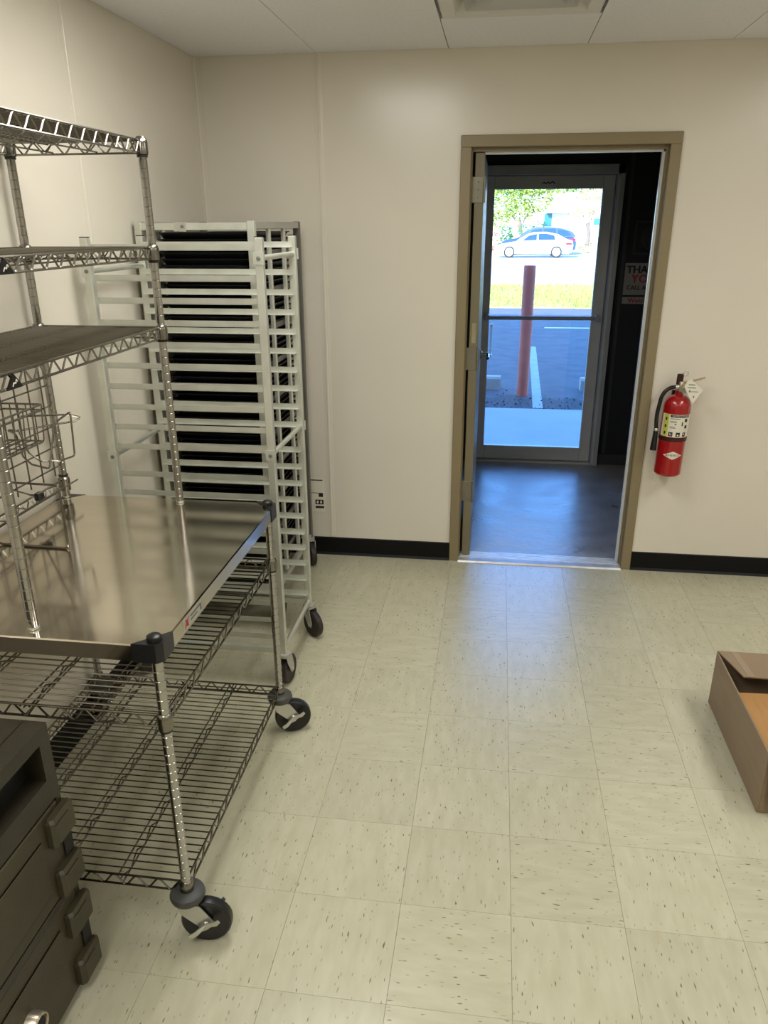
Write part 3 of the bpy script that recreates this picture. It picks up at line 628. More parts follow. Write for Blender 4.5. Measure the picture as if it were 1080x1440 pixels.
def wire_shelf(parent, x0, x1, y0, y1, z, posts, pitch=.0254, wr=.0022, mats=3, collar_r=.018):
    """wire deck: surface wires run across x; rim trusses on four sides; truss supports along y"""
    s = MB(); k = int((y1 - y0) / pitch)
    for i in range(1, k):
        y = y0 + (y1 - y0) * i / k; s.tube((x0 + .004, y, z), (x1 - .004, y, z), wr, 5, caps=False)
    sh = s.build('wire_shelf', M_CHROME, parent, True, kind='stuff')
    px = .014
    for (a, b_) in (((x0, y0 + px), (x0, y1 - px)), ((x1, y0 + px), (x1, y1 - px)), ((x0 + px, y0), (x1 - px, y0)), ((x0 + px, y1), (x1 - px, y1))):
        e = MB(); e.tube((a[0], a[1], z + .002), (b_[0], b_[1], z + .002), .0032, 6); e.tube((a[0], a[1], z - .03), (b_[0], b_[1], z - .03), .0032, 6); zigzag(e, a, b_, z, z - .029, .062, .0027)
        e.build('edge_truss', M_CHROME, sh, True)
    for i in range(mats):
        xm = x0 + (x1 - x0) * (i + 1) / (mats + 1)
        e = MB()
        for dx in (-.012, .012): e.tube((xm + dx, y0, z - .0045), (xm + dx, y1, z - .0045), .0024, 5)
        e.tube((xm, y0, z - .026), (xm, y1, z - .026), .0024, 5); zigzag(e, (xm, y0), (xm, y1), z - .005, z - .025, .09, .0022)
        e.build('support_truss', M_CHROME, sh, True)
    for (px_, py_) in posts:
        e = MB(); e.lathe([(.0135, -.036), (collar_r, -.034), (collar_r + .001, -.004), (collar_r - .001, .006), (.0135, .009)], (px_, py_, z), n=16); e.build('corner_collar', M_CHROME, sh, True)
        e = MB(); e.lathe([(.0130, -.042), (.0158, -.041), (.0158, -.036), (.0130, -.035)], (px_, py_, z), n=14); e.build('split_sleeve', M_BLACKP, sh, True)
    return sh

def cart_caster(parent, x, y, ang, brake=True):
    """stem caster with grey donut bumper, zinc fork, black wheel and wing brake"""
    ca, sa = math.cos(ang), math.sin(ang); dirv = Vector((ca, sa, 0)); ax = Vector((-sa, ca, 0)); R = .067
    org = Vector((x, y, 0)); wc = org + dirv * .044 + Vector((0, 0, R))
    # fork: two side plates and a crown
    f = MB()
    for s_ in (-1, 1):
        o2 = ax * s_ * .0215
        a = [org + o2 + dirv * u + Vector((0, 0, h)) for u, h in ((-.026, .128), (.034, .128), (.066, R + .012), (.052, R - .014), (.032, R - .012), (-.016, .100))]
        f.loft([[p - ax * .0013 for p in a], [p + ax * .0013 for p in a]], True)
    cr = [org + dirv * u + ax * v for u, v in ((-.026, -.0228), (.030, -.0228), (.030, .0228), (-.026, .0228))]
    f.loft([[p + Vector((0, 0, .1265)) for p in cr], [p + Vector((0, 0, .1305)) for p in cr]], True)
    cst = f.build('caster', M_ZINC, parent)
    w_ = MB(); w_.lathe([(.016, -.016), (R - .014, -.0155), (R - .006, -.0165), (R - .001, -.012), (R, -.006), (R, .006), (R - .001, .012), (R - .006, .0165), (R - .014, .0155), (.016, .016)], wc, ax, 28); w_.build('wheel', M_TYRE, cst, True)
    h_ = MB(); h_.lathe([(.010, -.0265), (.012, -.024), (.012, .024), (.010, .0265)], wc, ax, 10); h_.build('axle', M_ZINC, cst, True)
    d_ = MB(); d_.lathe([(.013, .135), (.034, .134), (.043, .142), (.046, .152), (.043, .162), (.034, .168), (.013, .168)], (x, y, 0), n=24); d_.build('bumper', M_BUMPER, cst, True)
    if brake:
        for s_ in (-1, 1):
            bz = MB(); c0 = wc + ax * s_ * .029
            up_ = Vector((0, 0, 1)); la = (dirv * .8 + up_ * .55).normalized(); lb_ = la.cross(ax).normalized()
            poly = [(-.050, -.006), (-.036, -.010), (-.014, -.006), (0, -.011), (.014, -.006), (.034, -.010), (.050, -.004), (.050, .006), (.030, .004), (.012, .008), (0, .011), (-.012, .008), (-.03, .004), (-.048, .006)]
            P = [c0 + la * u + lb_ * v + ax * s_ * abs(u) * .18 for u, v in poly]
            bz.loft([[p - ax * .0015 for p in P], [p + ax * .0015 for p in P]], True); bz.build('brake_lever', M_ZINC, cst)
    return cst
def rack_caster(parent, x, y, ang, ztop, R=.0635):
    ca, sa = math.cos(ang), math.sin(ang); dirv = Vector((ca, sa, 0)); ax = Vector((-sa, ca, 0)); org = Vector((x, y, 0)); wc = org + dirv * .032 + Vector((0, 0, R))
    f = MB(); zt = 2 * R + .012
    for s_ in (-1, 1):
        o2 = ax * s_ * .021
        a = [org + o2 + dirv * u + Vector((0, 0, h)) for u, h in ((-.022, zt), (.030, zt), (.050, R + .01), (.044, R - .012), (.022, R - .012), (-.012, zt - .03))]
        f.loft([[p - ax * .0013 for p in a], [p + ax * .0013 for p in a]], True)
    cr = [org + dirv * u + ax * v for u, v in ((-.022, -.0223), (.030, -.0223), (.030, .0223), (-.022, .0223))]
    f.loft([[p + Vector((0, 0, zt - .002)) for p in cr], [p + Vector((0, 0, zt + .002)) for p in cr]], True)
    f.lathe([(.024, zt + .002), (.026, zt + .006), (.026, zt + .014), (.012, zt + .016), (.012, ztop)], (x, y, 0), n=14)
    cst = f.build('caster', M_ALU2, parent)
    w_ = MB(); w_.lathe([(.012, -.015), (R - .016, -.014), (R - .008, -.0165), (R - .002, -.012), (R, 0), (R - .002, .012), (R - .008, .0165), (R - .016, .014), (.012, .015)], wc, ax, 26); w_.build('wheel', M_TYREB, cst, True)
    h_ = MB(); h_.lathe([(.008, -.026), (.01, -.024), (.01, .024), (.008, .026)], wc, ax, 8); h_.build('axle', M_ZINC, cst, True)
    return cst

# ================================================================== STAINLESS-TOPPED CART
CX0, CX1, CY0, CY1 = -1.452, -.703, 1.415, 2.378; TZ = .90
PXR, PXL, PY0, PY1 = -.7255, -1.43, 1.4375, 2.352
cart = thing('utility_cart', 'stainless-topped chrome wire cart on black casters along the left wall', 'cart', (-1.08, 1.9, 0))
posts = [(PXR, PY0), (PXR, PY1), (PXL, PY0), (PXL, PY1)]
# solid top with chamfered corners and turned-down edges
ch = .062
top = MB(); oct_ = [(CX0 + ch, CY0), (CX1 - ch, CY0), (CX1, CY0 + ch), (CX1, CY1 - ch), (CX1 - ch, CY1), (CX0 + ch, CY1), (CX0, CY1 - ch), (CX0, CY0 + ch)]
ins = lambda d_: [((x + (d_ if x < -1.1 else -d_)), (y + (d_ if y < 1.9 else -d_))) for x, y in oct_]
top.loft([[Vector((x, y, TZ - .042)) for x, y in ins(.002)], [Vector((x, y, TZ - .042)) for x, y in oct_], [Vector((x, y, TZ - .003)) for x, y in oct_], [Vector((x, y, TZ)) for x, y in ins(.003)]], False)
top.loft([[Vector((x, y, TZ)) for x, y in ins(.003)], [Vector((x, y, TZ - .0001)) for x, y in ins(.004)]], False)
i = len(top.v); top.v += [Vector((x, y, TZ)) for x, y in ins(.003)]; top.f.append(tuple(range(i, i + 8)))
i = len(top.v); top.v += [Vector((x, y, TZ - .002)) for x, y in ins(.004)]; top.f.append(tuple(range(i + 7, i - 1, -1)))
top_o = top.build('stainless_top', M_STEEL, cart)
for (px, py) in posts:
    sx = 1 if px > -1.1 else -1; sy = 1 if py > 1.9 else -1
    ex = CX1 if sx > 0 else CX0; ey = CY1 if sy > 0 else CY0
    tri = [(ex - sx * (ch + .006), ey + sy * .002), (ex - sx * .012, ey + sy * .002), (ex + sx * .002, ey - sy * .012), (ex + sx * .002, ey - sy * (ch + .006))]
    if sx * sy < 0: tri = tri[::-1]
    k = MB(); k.prism(tri, TZ - .044, TZ + (.003 if sx > 0 else .0005), 'z'); cr = k.build('corner_block', M_BLACKP, cart, label='black plastic corner')
    k = MB()
    if sx > 0: k.lathe([(.0165, TZ + .002), (.0175, TZ + .008), (.0165, TZ + .014), (.012, TZ + .017), (.001, TZ + .018)], (px, py, 0), n=18); k.build('post_cap', M_BLACKP, cr, True)
    p = MB(); grooved(p, px, py, .165, TZ - .04); p.build('post', M_POST, cart, True)
wire_shelf(cart, PXL, PXR, PY0, PY1, .70, posts)
wire_shelf(cart, PXL, PXR, PY0, PY1, .19, posts)
for (px, py), ang in zip(posts, (.12, .33, 2.2, 2.6)): cart_caster(cart, px, py, ang)
# maker's label on the right edge of the top
lbm = MB(); lbm.box(CX1, CX1 + .0008, 1.545, 1.665, TZ - .036, TZ - .008); lbo = lbm.build('edge_label', M_ZINC, cart)
e = MB(); e.prism([(1.550, TZ - .033), (1.565, TZ - .028), (1.578, TZ - .034), (1.575, TZ - .018), (1.588, TZ - .010), (1.570, TZ - .014), (1.560, TZ - .010), (1.562, TZ - .020)], CX1 + .0008, CX1 + .0012, 'x'); e.build('red_mark', M_REDI, lbo)
e = MB(); e.box(CX1 + .0008, CX1 + .0012, 1.592, 1.66, TZ - .018, TZ - .012).box(CX1 + .0008, CX1 + .0012, 1.592, 1.635, TZ - .028, TZ - .023).box(CX1 + .0008, CX1 + .0012, 1.655, 1.662, TZ - .032, TZ - .014); e.build('grey_lettering', M_GREYI, lbo)

# ================================================================== WIRE SHELVING ON THE CART TOP
UX0, UX1, UY0, UY1 = -1.435, -1.028, 1.458, 2.347
unit = thing('wire_shelving', 'chrome three-tier wire shelving unit standing on the stainless top', 'shelving', (-1.23, 1.9, TZ))
up = [(UX1, UY0), (UX1, UY1), (UX0, UY0), (UX0, UY1)]
for px, py in up:
    p = MB(); grooved(p, px, py, TZ + .001, 1.992); po = p.build('post', M_POST, unit, True)
    k = MB(); k.lathe([(.0135, 1.986), (.0145, 1.990), (.0145, 1.997), (.011, 2.001), (.001, 2.002)], (px, py, 0), n=14); k.build('post_cap', M_CHROME, po, True)
    k = MB(); k.lathe([(.0128, TZ + .0005), (.0131, TZ + .001), (.0131, TZ + .006), (.0128, TZ + .0065)], (px, py, 0), n=14); k.build('foot_cap', M_ZINC, po, True)
for z in (1.988, 1.703, 1.471): 
    sh = wire_shelf(unit, UX0, UX1, UY0, UY1, z, up, pitch=.0215, mats=2)
    if z < 1.9:
        yb_ = {1.703: 1.585, 1.471: 1.545}[z]
        k = MB(); k.prism([(yb_ - .030, z - .032), (yb_ + .030, z - .032), (yb_, z + .001)], UX1 + .003, UX1 + .007, 'x'); bo = k.build('badge', M_BLACKP, sh, label='black triangular badge')
        k = MB(); k.path([(UX1 + .0078, yb_ - .010, z - .026), (UX1 + .0078, yb_ - .004, z - .018), (UX1 + .0078, yb_ + .002, z - .022), (UX1 + .0078, yb_ + .006, z - .012), (UX1 + .0078, yb_ + .010, z - .018)], .0014, 4); k.build('badge_mark', M_WHITEP, bo)
# low three-sided tie frame along the wall side
e = MB(); e.tube((UX0, UY0, .965), (UX0, UY1, .965), .0032, 6); e.tube((UX0, UY0, .935), (UX0, UY1, .935), .0032, 6); zigzag(e, (UX0, UY0), (UX0, UY1), .964, .936, .052, .0026); e.tube((UX0 + .05, UY0, .966), (UX0 + .05, UY1, .966), .0026, 6)
for k in range(8): yy = UY0 + .05 + k * .108; e.tube((UX0, yy, .966), (UX0 + .05, yy, .966), .0022, 5)
tf = e.build('tie_frame', M_CHROME, unit, True)
for py in (UY0, UY1):
    e = MB(); e.lathe([(.0135, .925), (.018, .927), (.019, .968), (.0135, .975)], (UX0, py, 0), n=16); e.build('corner_collar', M_CHROME, tf, True)
    e = MB(); e.lathe([(.0132, .976), (.016, .977), (.016, .982), (.0132, .983)], (UX0, py, 0), n=14); e.build('split_sleeve', M_BLACKP, tf, True)

# grid panel hung between the wall-side posts
gp = thing('wire_grid', 'chrome wire grid panel hung between the wall-side shelf posts', 'grid panel', (UX0, 1.9, .98))
gm = MB(); gxp = UX0 - .004
for k in range(7): z = 1.015 + k * .0675; gm.tube((gxp, UY0 + .016, z), (gxp, UY1 - .016, z), .0026, 6)
gm.build('horizontal_wires', M_CHROME, gp, True, kind='stuff')
gm = MB()
for k in range(12): y = UY0 + .045 + k * .0725; gm.tube((gxp + .005, y, .99), (gxp + .005, y, 1.425), .0026, 6)
gm.build('vertical_wires', M_CHROME, gp, True, kind='stuff')

def loop_pts(pts, closed=True): return [Vector(p) for p in pts]
# wire basket hooked on the grid
bk = thing('wire_basket', 'small chrome wire basket hooked on the grid panel', 'basket', (-1.36, 1.92, 1.18))
bx0, bx1, by0, by1, bz0, bz1 = UX0 + .012, -1.298, 1.74, 2.07, 1.175, 1.285
r_ = MB()
for z in (bz1, bz1 - .016): r_.path([(bx0, by0, z), (bx1, by0, z), (bx1, by1, z), (bx0, by1, z)], .003, 6, closed=True)
r_.build('rim', M_CHROME, bk, True)
r_ = MB(); r_.path([(bx0, by0, bz0), (bx1 - .01, by0, bz0), (bx1 - .01, by1, bz0), (bx0, by1, bz0)], .003, 6, closed=True); r_.build('base_ring', M_CHROME, bk, True)
r_ = MB()
for k in range(1, 5):
    x = bx0 + (bx1 - bx0) * k / 5
    r_.path([(x, by0, bz1), (x - .002, by0, bz0), (x - .002, by1, bz0), (x, by1, bz1)], .002, 5)
for k in range(0, 8):
    y = by0 + (by1 - by0) * k / 7
    r_.path([(bx1, y, bz1), (bx1 - .01, y, bz0), (bx0, y, bz0)], .002, 5)
r_.build('basket_wires', M_CHROME, bk, True, kind='stuff')
r_ = MB()
for y in (1.80, 1.9, 2.0): r_.path([(bx0, y, bz1), (bx0 - .006, y, bz1 + .03), (gxp - .002, y, bz1 + .034), (gxp - .004, y, bz1 + .02)], .003, 6)
r_.build('hanging_hooks', M_CHROME, bk, True)
# bag holder of bent wire
bh = thing('wire_bag_holder', 'bent chrome wire holder with open loops beside the rear shelf post', 'wire holder', (-1.34, 2.2, 1.09))
r_ = MB(); r_.path([(gxp + .011, 2.16, 1.225), (-1.305, 2.215, 1.222), (-1.290, 2.262, 1.203), (-1.30, 2.24, 1.195), (-1.41, 2.10, 1.195), (gxp + .011, 2.09, 1.20)], .003, 6); r_.build('top_loop', M_CHROME, bh, True)
r_ = MB(); r_.path([(-1.315, 2.165, 1.212), (-1.300, 2.222, 1.230), (-1.303, 2.214, 1.09), (-1.315, 2.145, 1.092), (-1.36, 2.115, 1.098), (-1.38, 2.095, 1.13), (-1.405, 2.10, 1.20)], .003, 6); r_.build('front_loop', M_CHROME, bh, True)
r_ = MB(); r_.path([(-1.322, 2.16, 1.205), (-1.325, 2.10, 1.08), (-1.345, 2.095, 1.086), (-1.375, 2.09, 1.095), (-1.395, 2.085, 1.12), (-1.405, 2.085, 1.19), (gxp + .011, 2.085, 1.2)], .003, 6); r_.build('rear_loop', M_CHROME, bh, True)
# wire stand resting on the top
ws = thing('wire_stand', 'bent chrome wire stand resting on the stainless top by the wall', 'wire stand', (-1.30, 1.92, TZ))
r_ = MB(); r_.path([(-1.41, 1.918, 1.09), (-1.41, 1.918, TZ + .006), (-1.395, 1.918, TZ + .0035), (-1.20, 1.912, TZ + .0035), (-1.189, 1.912, TZ + .008), (-1.189, 1.912, 1.085), (-1.20, 1.915, 1.093), (-1.41, 1.918, 1.095)], .0034, 7); r_.build('front_frame', M_CHROME, ws, True)
r_ = MB(); r_.tube((-1.20, 1.915, 1.093), (-1.40, 2.12, .985), .0028, 6); r_.tube((-1.41, 1.918, 1.092), (-1.43 + .012, 2.12, .985), .0028, 6); r_.tube((-1.418, 2.12, .985), (-1.375, 2.12, .985), .0028, 6); r_.build('rear_stay', M_CHROME, ws, True)
r_ = MB(); r_.box(-1.395, -1.375, 2.10, 2.13, .972, .996, .003); r_.build('clip', M_BLACKP, ws)

# ================================================================== SHEET PAN RACKS
def angle_runner_x(x0, x1, side, name='runner'):
    """L-section runner along x at y=0, z=0 (vertical flange), lip pointing to side"""
    m2 = MB(); m2.prism([(0, -.0105), (.0022, -.0105), (.0022, .0105), (0, .0105)], x0, x1, 'x'); m2.prism([(0, -.0107), (side * .018, -.0107), (side * .018, -.0087), (0, -.0087)], x0, x1, 'x'); return m2
R1X0, R1X1, R1Y0, R1Y1 = -1.405, -.792, 2.66, 3.105
rk = thing('sheet_pan_rack', 'empty aluminium pan rack between the cart and the full rack', 'rack', (-1.1, 2.88, 0))
hs_ = .0135
for (x, y) in ((R1X1, R1Y0), (R1X1, R1Y1), (R1X0, R1Y0), (R1X0, R1Y1)):
    p = MB(); p.box(x - hs_, x + hs_, y - hs_, y + hs_, .155, 1.728, .002); po = p.build('post', M_ALU, rk)
    k = MB(); k.box(x - hs_ + .001, x + hs_ - .001, y - hs_ + .001, y + hs_ - .001, 1.728, 1.731); k.build('post_plug', M_DARK, po)
zr = [1.697] + [1.597 - .0752 * k for k in range(9)] + [.888 - .0745 * k for k in range(10)]
ra = angle_runner_x(R1X0, R1X1, 1).mesh('runner', M_ALU); rb_ = angle_runner_x(R1X0, R1X1, -1).mesh('runner', M_ALU)
for z in zr:
    for me, y in ((ra, R1Y0 + hs_), (rb_, R1Y1 - hs_ - .0022)):
        o = bpy.data.objects.new('runner', me); COL.objects.link(o); o.parent = rk; o.location = Vector((0, y, z)) - Vector((-1.1, 2.88, 0))
for (x, z) in ((R1X1, .985), (R1X1, 1.663), (R1X0, .96), (R1X0, 1.62)):
    b = MB(); b.tube((x, R1Y0 - .004, z), (x, R1Y1 + .004, z), .0095, 10); bo = b.build('cross_tube', M_ALU, rk, True)
    for y, sg_ in ((R1Y0 - hs_, -1), (R1Y1 + hs_, 1)):
        k = MB(); k.box(x - .018, x + .018, y, y + sg_ * .003, z - .02, z + .02); k.build('joint_plate', M_ALU, bo)
        k = MB(); k.lathe([(.007, 0), (.007, .003), (.003, .004)], (x, y + sg_ * .003, z), (0, sg_, 0), 8); k.build('bolt', M_GREYI, bo)
for x in (R1X0, R1X1):
    b = MB(); b.tube((x, R1Y0, .165), (x, R1Y1, .165), .011, 10); b.build('base_tube', M_ALU, rk, True)
for y in (R1Y0, R1Y1):
    b = MB(); b.box(R1X0, R1X1, y - .011, y + .011, .155, .18, .002); b.build('base_rail', M_ALU, rk)
for (x, y, a) in ((R1X1, R1Y0, 1.45), (R1X1, R1Y1, -.75), (R1X0, R1Y0, 1.2), (R1X0, R1Y1, -1.5)): rack_caster(rk, x, y, a, .16)

R2X0, R2X1, R2Y0, R2Y1 = -1.438, -.972, 3.175, 3.905
r2 = thing('full_pan_rack', 'tall aluminium rack packed with black pans against the back wall', 'rack', (-1.2, 3.54, 0))
for (x, y) in ((R2X1, R2Y0), (R2X1, R2Y1), (R2X0, R2Y0), (R2X0, R2Y1)):
    p = MB(); p.box(x - .015, x + .015, y - .0145, y + .0145, .14, 1.782, .002); p.build('post', M_ALU if y == R2Y0 else M_ALUSHADE, r2)  # far posts get the darker copy: their shade is put into the colour
for x in (R2X0, R2X1):
    for y in (3.41, 3.65):
        p = MB(); p.box(x - .008, x + .008, y - .013, y + .013, .18, 1.755, .002); p.build('side_bar', M_ALU, r2)
    b = MB(); b.box(x - .013, x + .013, R2Y0, R2Y1, 1.752, 1.780, .002); b.build('top_rail', M_ALU2, r2)
    b = MB(); b.box(x - .012, x + .012, R2Y0, R2Y1, .145, .175, .002); b.build('base_rail', M_ALU2, r2)
for y in (R2Y0, R2Y1):
    b = MB(); b.box(R2X0, R2X1, y - .012, y + .012, 1.748, 1.776, .002); fb = b.build('top_bar', M_ALU, r2)
    if y == R2Y0:
        k = MB(); k.box(-1.285, -1.235, y - .016, y - .012, 1.744, 1.778); kb = k.build('latch_plate', M_ZINC, fb)
        k = MB(); k.lathe([(.006, 0), (.006, .004), (.002, .005)], (-1.25, y - .016, 1.762), (0, -1, 0), 8); k.build('bolt', M_GREYI, kb)
    b = MB(); b.box(R2X0, R2X1, y - .012, y + .012, .145, .172, .002); b.build('base_bar', M_ALU2, r2)
m2 = MB(); m2.prism([(0, -.012), (.002, -.012), (.002, .012), (0, .012)], R2Y0, R2Y1, 'y'); sl = m2.mesh('runner', M_ALUSHADE)
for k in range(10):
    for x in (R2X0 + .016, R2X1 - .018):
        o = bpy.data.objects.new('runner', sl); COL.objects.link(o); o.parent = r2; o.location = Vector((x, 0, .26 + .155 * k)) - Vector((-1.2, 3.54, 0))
for (x, y, a) in ((R2X1, R2Y0, 1.4), (R2X1, R2Y1, -1.1), (R2X0, R2Y0, 1.6), (R2X0, R2Y1, -1.6)): rack_caster(r2, x, y, a, .15)
# pan carried in the rack: tapered tray with rolled rim
pn = MB(); hx, hy, hz = .200, .325, .0250
def rr(ax_, ay_, z, c=.02): return [Vector(p) for p in ((-ax_ + c, -ay_, z), (ax_ - c, -ay_, z), (ax_, -ay_ + c, z), (ax_, ay_ - c, z), (ax_ - c, ay_, z), (-ax_ + c, ay_, z), (-ax_, ay_ - c, z), (-ax_, -ay_ + c, z))]
pn.loft([rr(hx - .02, hy - .02, .0), rr(hx - .006, hy - .006, hz - .003), rr(hx, hy, hz - .004), rr(hx + .001, hy + .001, hz - .002), rr(hx - .001, hy - .001, hz), rr(hx - .008, hy - .008, hz - .001), rr(hx - .021, hy - .021, .0015)], True)
pmesh = pn.mesh('sheet_pan', M_PAN)
z = .178; k = 0
while z < 1.735:
    o = bpy.data.objects.new('sheet_pan', pmesh); COL.objects.link(o); o.location = (-1.1935 + random.uniform(-.002, .002), 3.54 + random.uniform(-.008, .008), z)
    tag(o, 'lowest black sheet pan of the stack in the rear aluminium rack' if k == 0 else 'topmost black sheet pan of the stack in the rear aluminium rack' if z + .0252 >= 1.735 else 'black sheet pan inside the stack between its lowest and topmost pan in the rear rack', 'pan', 'black pans stacked in the rear rack'); z += .0252; k += 1

# small notice on the wall behind the rack
nt_ = thing('wall_notice', 'small white notice with black printed blocks low on the back wall', 'notice', (-.955, YB, .27))
b = MB(); b.box(-1.005, -.915, YB - .0025, YB - .0005, .255, .455); b.build('paper', M_WHITEP, nt_)
for (xa, xb, za, zb) in ((-1.0, -.92, .440, .446), (-.945, -.92, .345, .368), (-1.0, -.945, .366, .369), (-.965, -.918, .300, .328), (-.965, -.916, .277, .290)):
    b = MB(); b.box(xa, xb, YB - .0032, YB - .0025, za, zb); b.build('printed_block', M_BLACKI, nt_)
for xa in (-.957, -.937):
    b = MB(); b.box(xa, xa + .010, YB - .0036, YB - .0032, .306, .322); b.build('pictogram', M_WHITEP, nt_)

# ================================================================== FOOD CARRIER
KX1, KX0, KY1, KY0, KZ = -.94, -1.405, 1.312, .70, .752
kc = thing('food_carrier', 'dark brown insulated food carrier with latched doors at the lower left', 'food carrier', (-1.17, 1.0, 0))
# shell: walls around a front recess
sh = MB(); sh.box(KX0, KX1 - .05, KY0, KY1, .012, KZ)
sh.box(KX1 - .052, KX1, KY0, KY1, .716, KZ).box(KX1 - .052, KX1, KY0, KY1, .562, .622).box(KX1 - .052, KX1, KY1 - .038, KY1, .622, .716).box(KX1 - .052, KX1, KY0, KY0 + .038, .622, .716).box(KX1 - .052, KX1, KY1 - .018, KY1, .012, .562).box(KX1 - .052, KX1 - .012, KY0, KY1 - .018, .012, .562)
shell = sh.build('shell', M_CARRIER, kc)
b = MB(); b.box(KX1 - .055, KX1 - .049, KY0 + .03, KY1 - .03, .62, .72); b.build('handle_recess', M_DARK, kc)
for z0_, z1_ in ((.318, .556), (.026, .296)):
    b = MB(); b.box(KX1 - .012, KX1 + .002, KY0 + .012, KY1 - .0185, z0_, z1_, .004); do = b.build('door', M_CDOOR, kc)
    b = MB(); b.box(KX1, KX1 + .006, KY0 + .07, KY1 - .10, z0_ + .04, z1_ - .05, .004); b.build('raised_panel', M_CDOOR, do)
b = MB(); b.box(KX1 - .012, KX1 + .004, KY0, KY1, .297, .317, .003); b.build('divider', M_CARRIER, kc)
for z in (.500, .355, .225, .070):
    b = MB(); b.box(KX1 - .004, KX1 + .022, KY1 - .078, KY1 + .012, z - .038, z + .040, .007); lo = b.build('latch', M_CLATCH, kc)
    b = MB(); b.box(KX1 + .018, KX1 + .025, KY1 - .070, KY1 - .012, z - .028, z + .026, .003); b.build('latch_lip', M_CLATCH, lo)
for za, zb in ((.40, .46), (.11, .185)):
    b = MB(); b.box(KX1 - .008, KX1 + .008, KY1 - .03, KY1 + .004, za, zb, .002); b.build('latch_link', M_DARK, kc)
b = MB(); b.lathe([(.030, 0), (.030, .030), (.027, .034), (.024, .034), (.022, .028), (.001, .028)], (KX1, 1.050, .150), (1, 0, 0), 28); vc = b.build('vent_cap', M_BRUSH, kc, True, label='metal-rimmed vent cap')
b = MB(); b.lathe([(.021, .0285), (.019, .031), (.001, .031)], (KX1, 1.050, .150), (1, 0, 0), 20); b.build('cap_insert', M_DARK, vc, True)
for x in (KX0 + .05, KX1 - .06):
    for y in (KY0 + .05, KY1 - .06):
        b = MB(); b.lathe([(.02, 0), (.022, .004), (.022, .016)], (x, y, 0), n=12); b.build('foot', M_DARK, kc, True)

# ================================================================== CARDBOARD BOX
BX0, BX1, BY0, BY1, BZ = .905, 1.50, 2.128, 2.757, .230; tk = .006
bxo = thing('cardboard_box', 'open brown cardboard box on the floor at the right edge', 'box', ((BX0 + BX1) / 2, (BY0 + BY1) / 2, 0))
for nm, a in (('side_panel', (BX0, BX0 + tk, BY0, BY1)), ('side_panel', (BX1 - tk, BX1, BY0, BY1)), ('side_panel', (BX0 + tk, BX1 - tk, BY0, BY0 + tk)), ('side_panel', (BX0 + tk, BX1 - tk, BY1 - tk, BY1))):
    b = MB(); b.box(a[0], a[1], a[2], a[3], .002, BZ, .0015); b.build(nm, M_CARD, bxo)
b = MB(); b.box(BX0 + tk, BX1 - tk, BY0 + tk, BY1 - tk, .002, .007); b.build('bottom', M_CARD, bxo)
# rear flap folded inwards, slightly sagging, with tapered left corner
f = MB(); A = [Vector((BX0 + .002, BY1, BZ)), Vector((BX1 - .002, BY1, BZ)), Vector((BX1 - .06, BY1 - .195, BZ + .006)), Vector((BX0 + .045, BY1 - .190, BZ + .006))]
f.loft([A, [v + Vector((0, 0, .005)) for v in A]], True); fo = f.build('flap', M_CARD, bxo)
f = MB(); A = [Vector((BX0 + .05, BY1 - .004, BZ + .0054)), Vector((BX0 + .075, BY1 - .004, BZ + .0054)), Vector((BX0 + .085, BY1 - .19, BZ + .0114)), Vector((BX0 + .06, BY1 - .19, BZ + .0114))]
f.loft([A, [v + Vector((0, 0, .0006)) for v in A]], True); f.build('tape', M_TAPE, fo)
f = MB(); A = [Vector((BX0 + tk, BY0 + .03, BZ - .028)), Vector((BX1 - tk, BY0 + .03, BZ - .028)), Vector((BX1 - tk, BY1 - .20, BZ - .034)), Vector((BX0 + tk, BY1 - .235, BZ - .030))]
f.loft([[v - Vector((0, 0, .006)) for v in A], A], True); f.build('inner_pad', M_CARDIN, bxo, label='warm brown cardboard pad inside')
f = MB(); A = [Vector((BX0 + .001, BY0, BZ - .002)), Vector((BX1 - .001, BY0, BZ - .002)), Vector((BX1 - .03, BY0 - .014, BZ - .20)), Vector((BX0 + .03, BY0 - .014, BZ - .20))]
f.loft([A, [v + Vector((0, -.004, 0)) for v in A]], True); f.build('flap', M_CARD, bxo)

# ================================================================== FIRE EXTINGUISHER
EXC, EYC, ER, EB = .902, YB - .080, .0655, .578
fe = thing('fire_extinguisher', 'red fire extinguisher with black hose on the wall by the door', 'fire extinguisher', (EXC, EYC, EB))
LEAN = Matrix.Translation((EXC, EYC, EB)) @ Matrix.Rotation(math.radians(1.2), 4, 'Y') @ Matrix.Translation((-EXC, -EYC, -EB))
def fb(mb, name, m, parent, smooth=False, label=None):
    mb.v = [LEAN @ v for v in mb.v]; return mb.build(name, m, parent, smooth, label)
prof = [(.001, EB + .006), (.045, EB + .002), (.058, EB), (ER, EB + .008), (ER, EB + .345)]
for k in range(1, 9):
    a = k / 8 * PI / 2; prof.append((.019 + (ER - .019) * math.cos(a), EB + .345 + .06 * math.sin(a)))
prof += [(.019, EB + .425)]
cy = fb(MB().lathe(prof, (EXC, EYC, 0), n=40), 'cylinder', M_RED, fe, True)
def wrap(u, z, off=.0006, r=ER): a = u / r; return Vector((EXC + (r + off) * math.sin(a), EYC - (r + off) * math.cos(a), z))
def patch(poly_fn, u0, u1, z0, z1, name, m, par, off, nseg=16):
    b = MB(); rows = []
    for k in range(nseg + 1):
        u = u0 + (u1 - u0) * k / nseg; rows.append([wrap(u, z0, off), wrap(u, z1, off)])
    for k in range(nseg): b.quad(rows[k][0], rows[k + 1][0], rows[k + 1][1], rows[k][1])
    return fb(b, name, m, par, True)
lz0, lz1 = EB + .205, EB + .318
lab = patch(None, -.085, .085, lz0, lz1, 'label', M_WHITEP, fe, .0005)
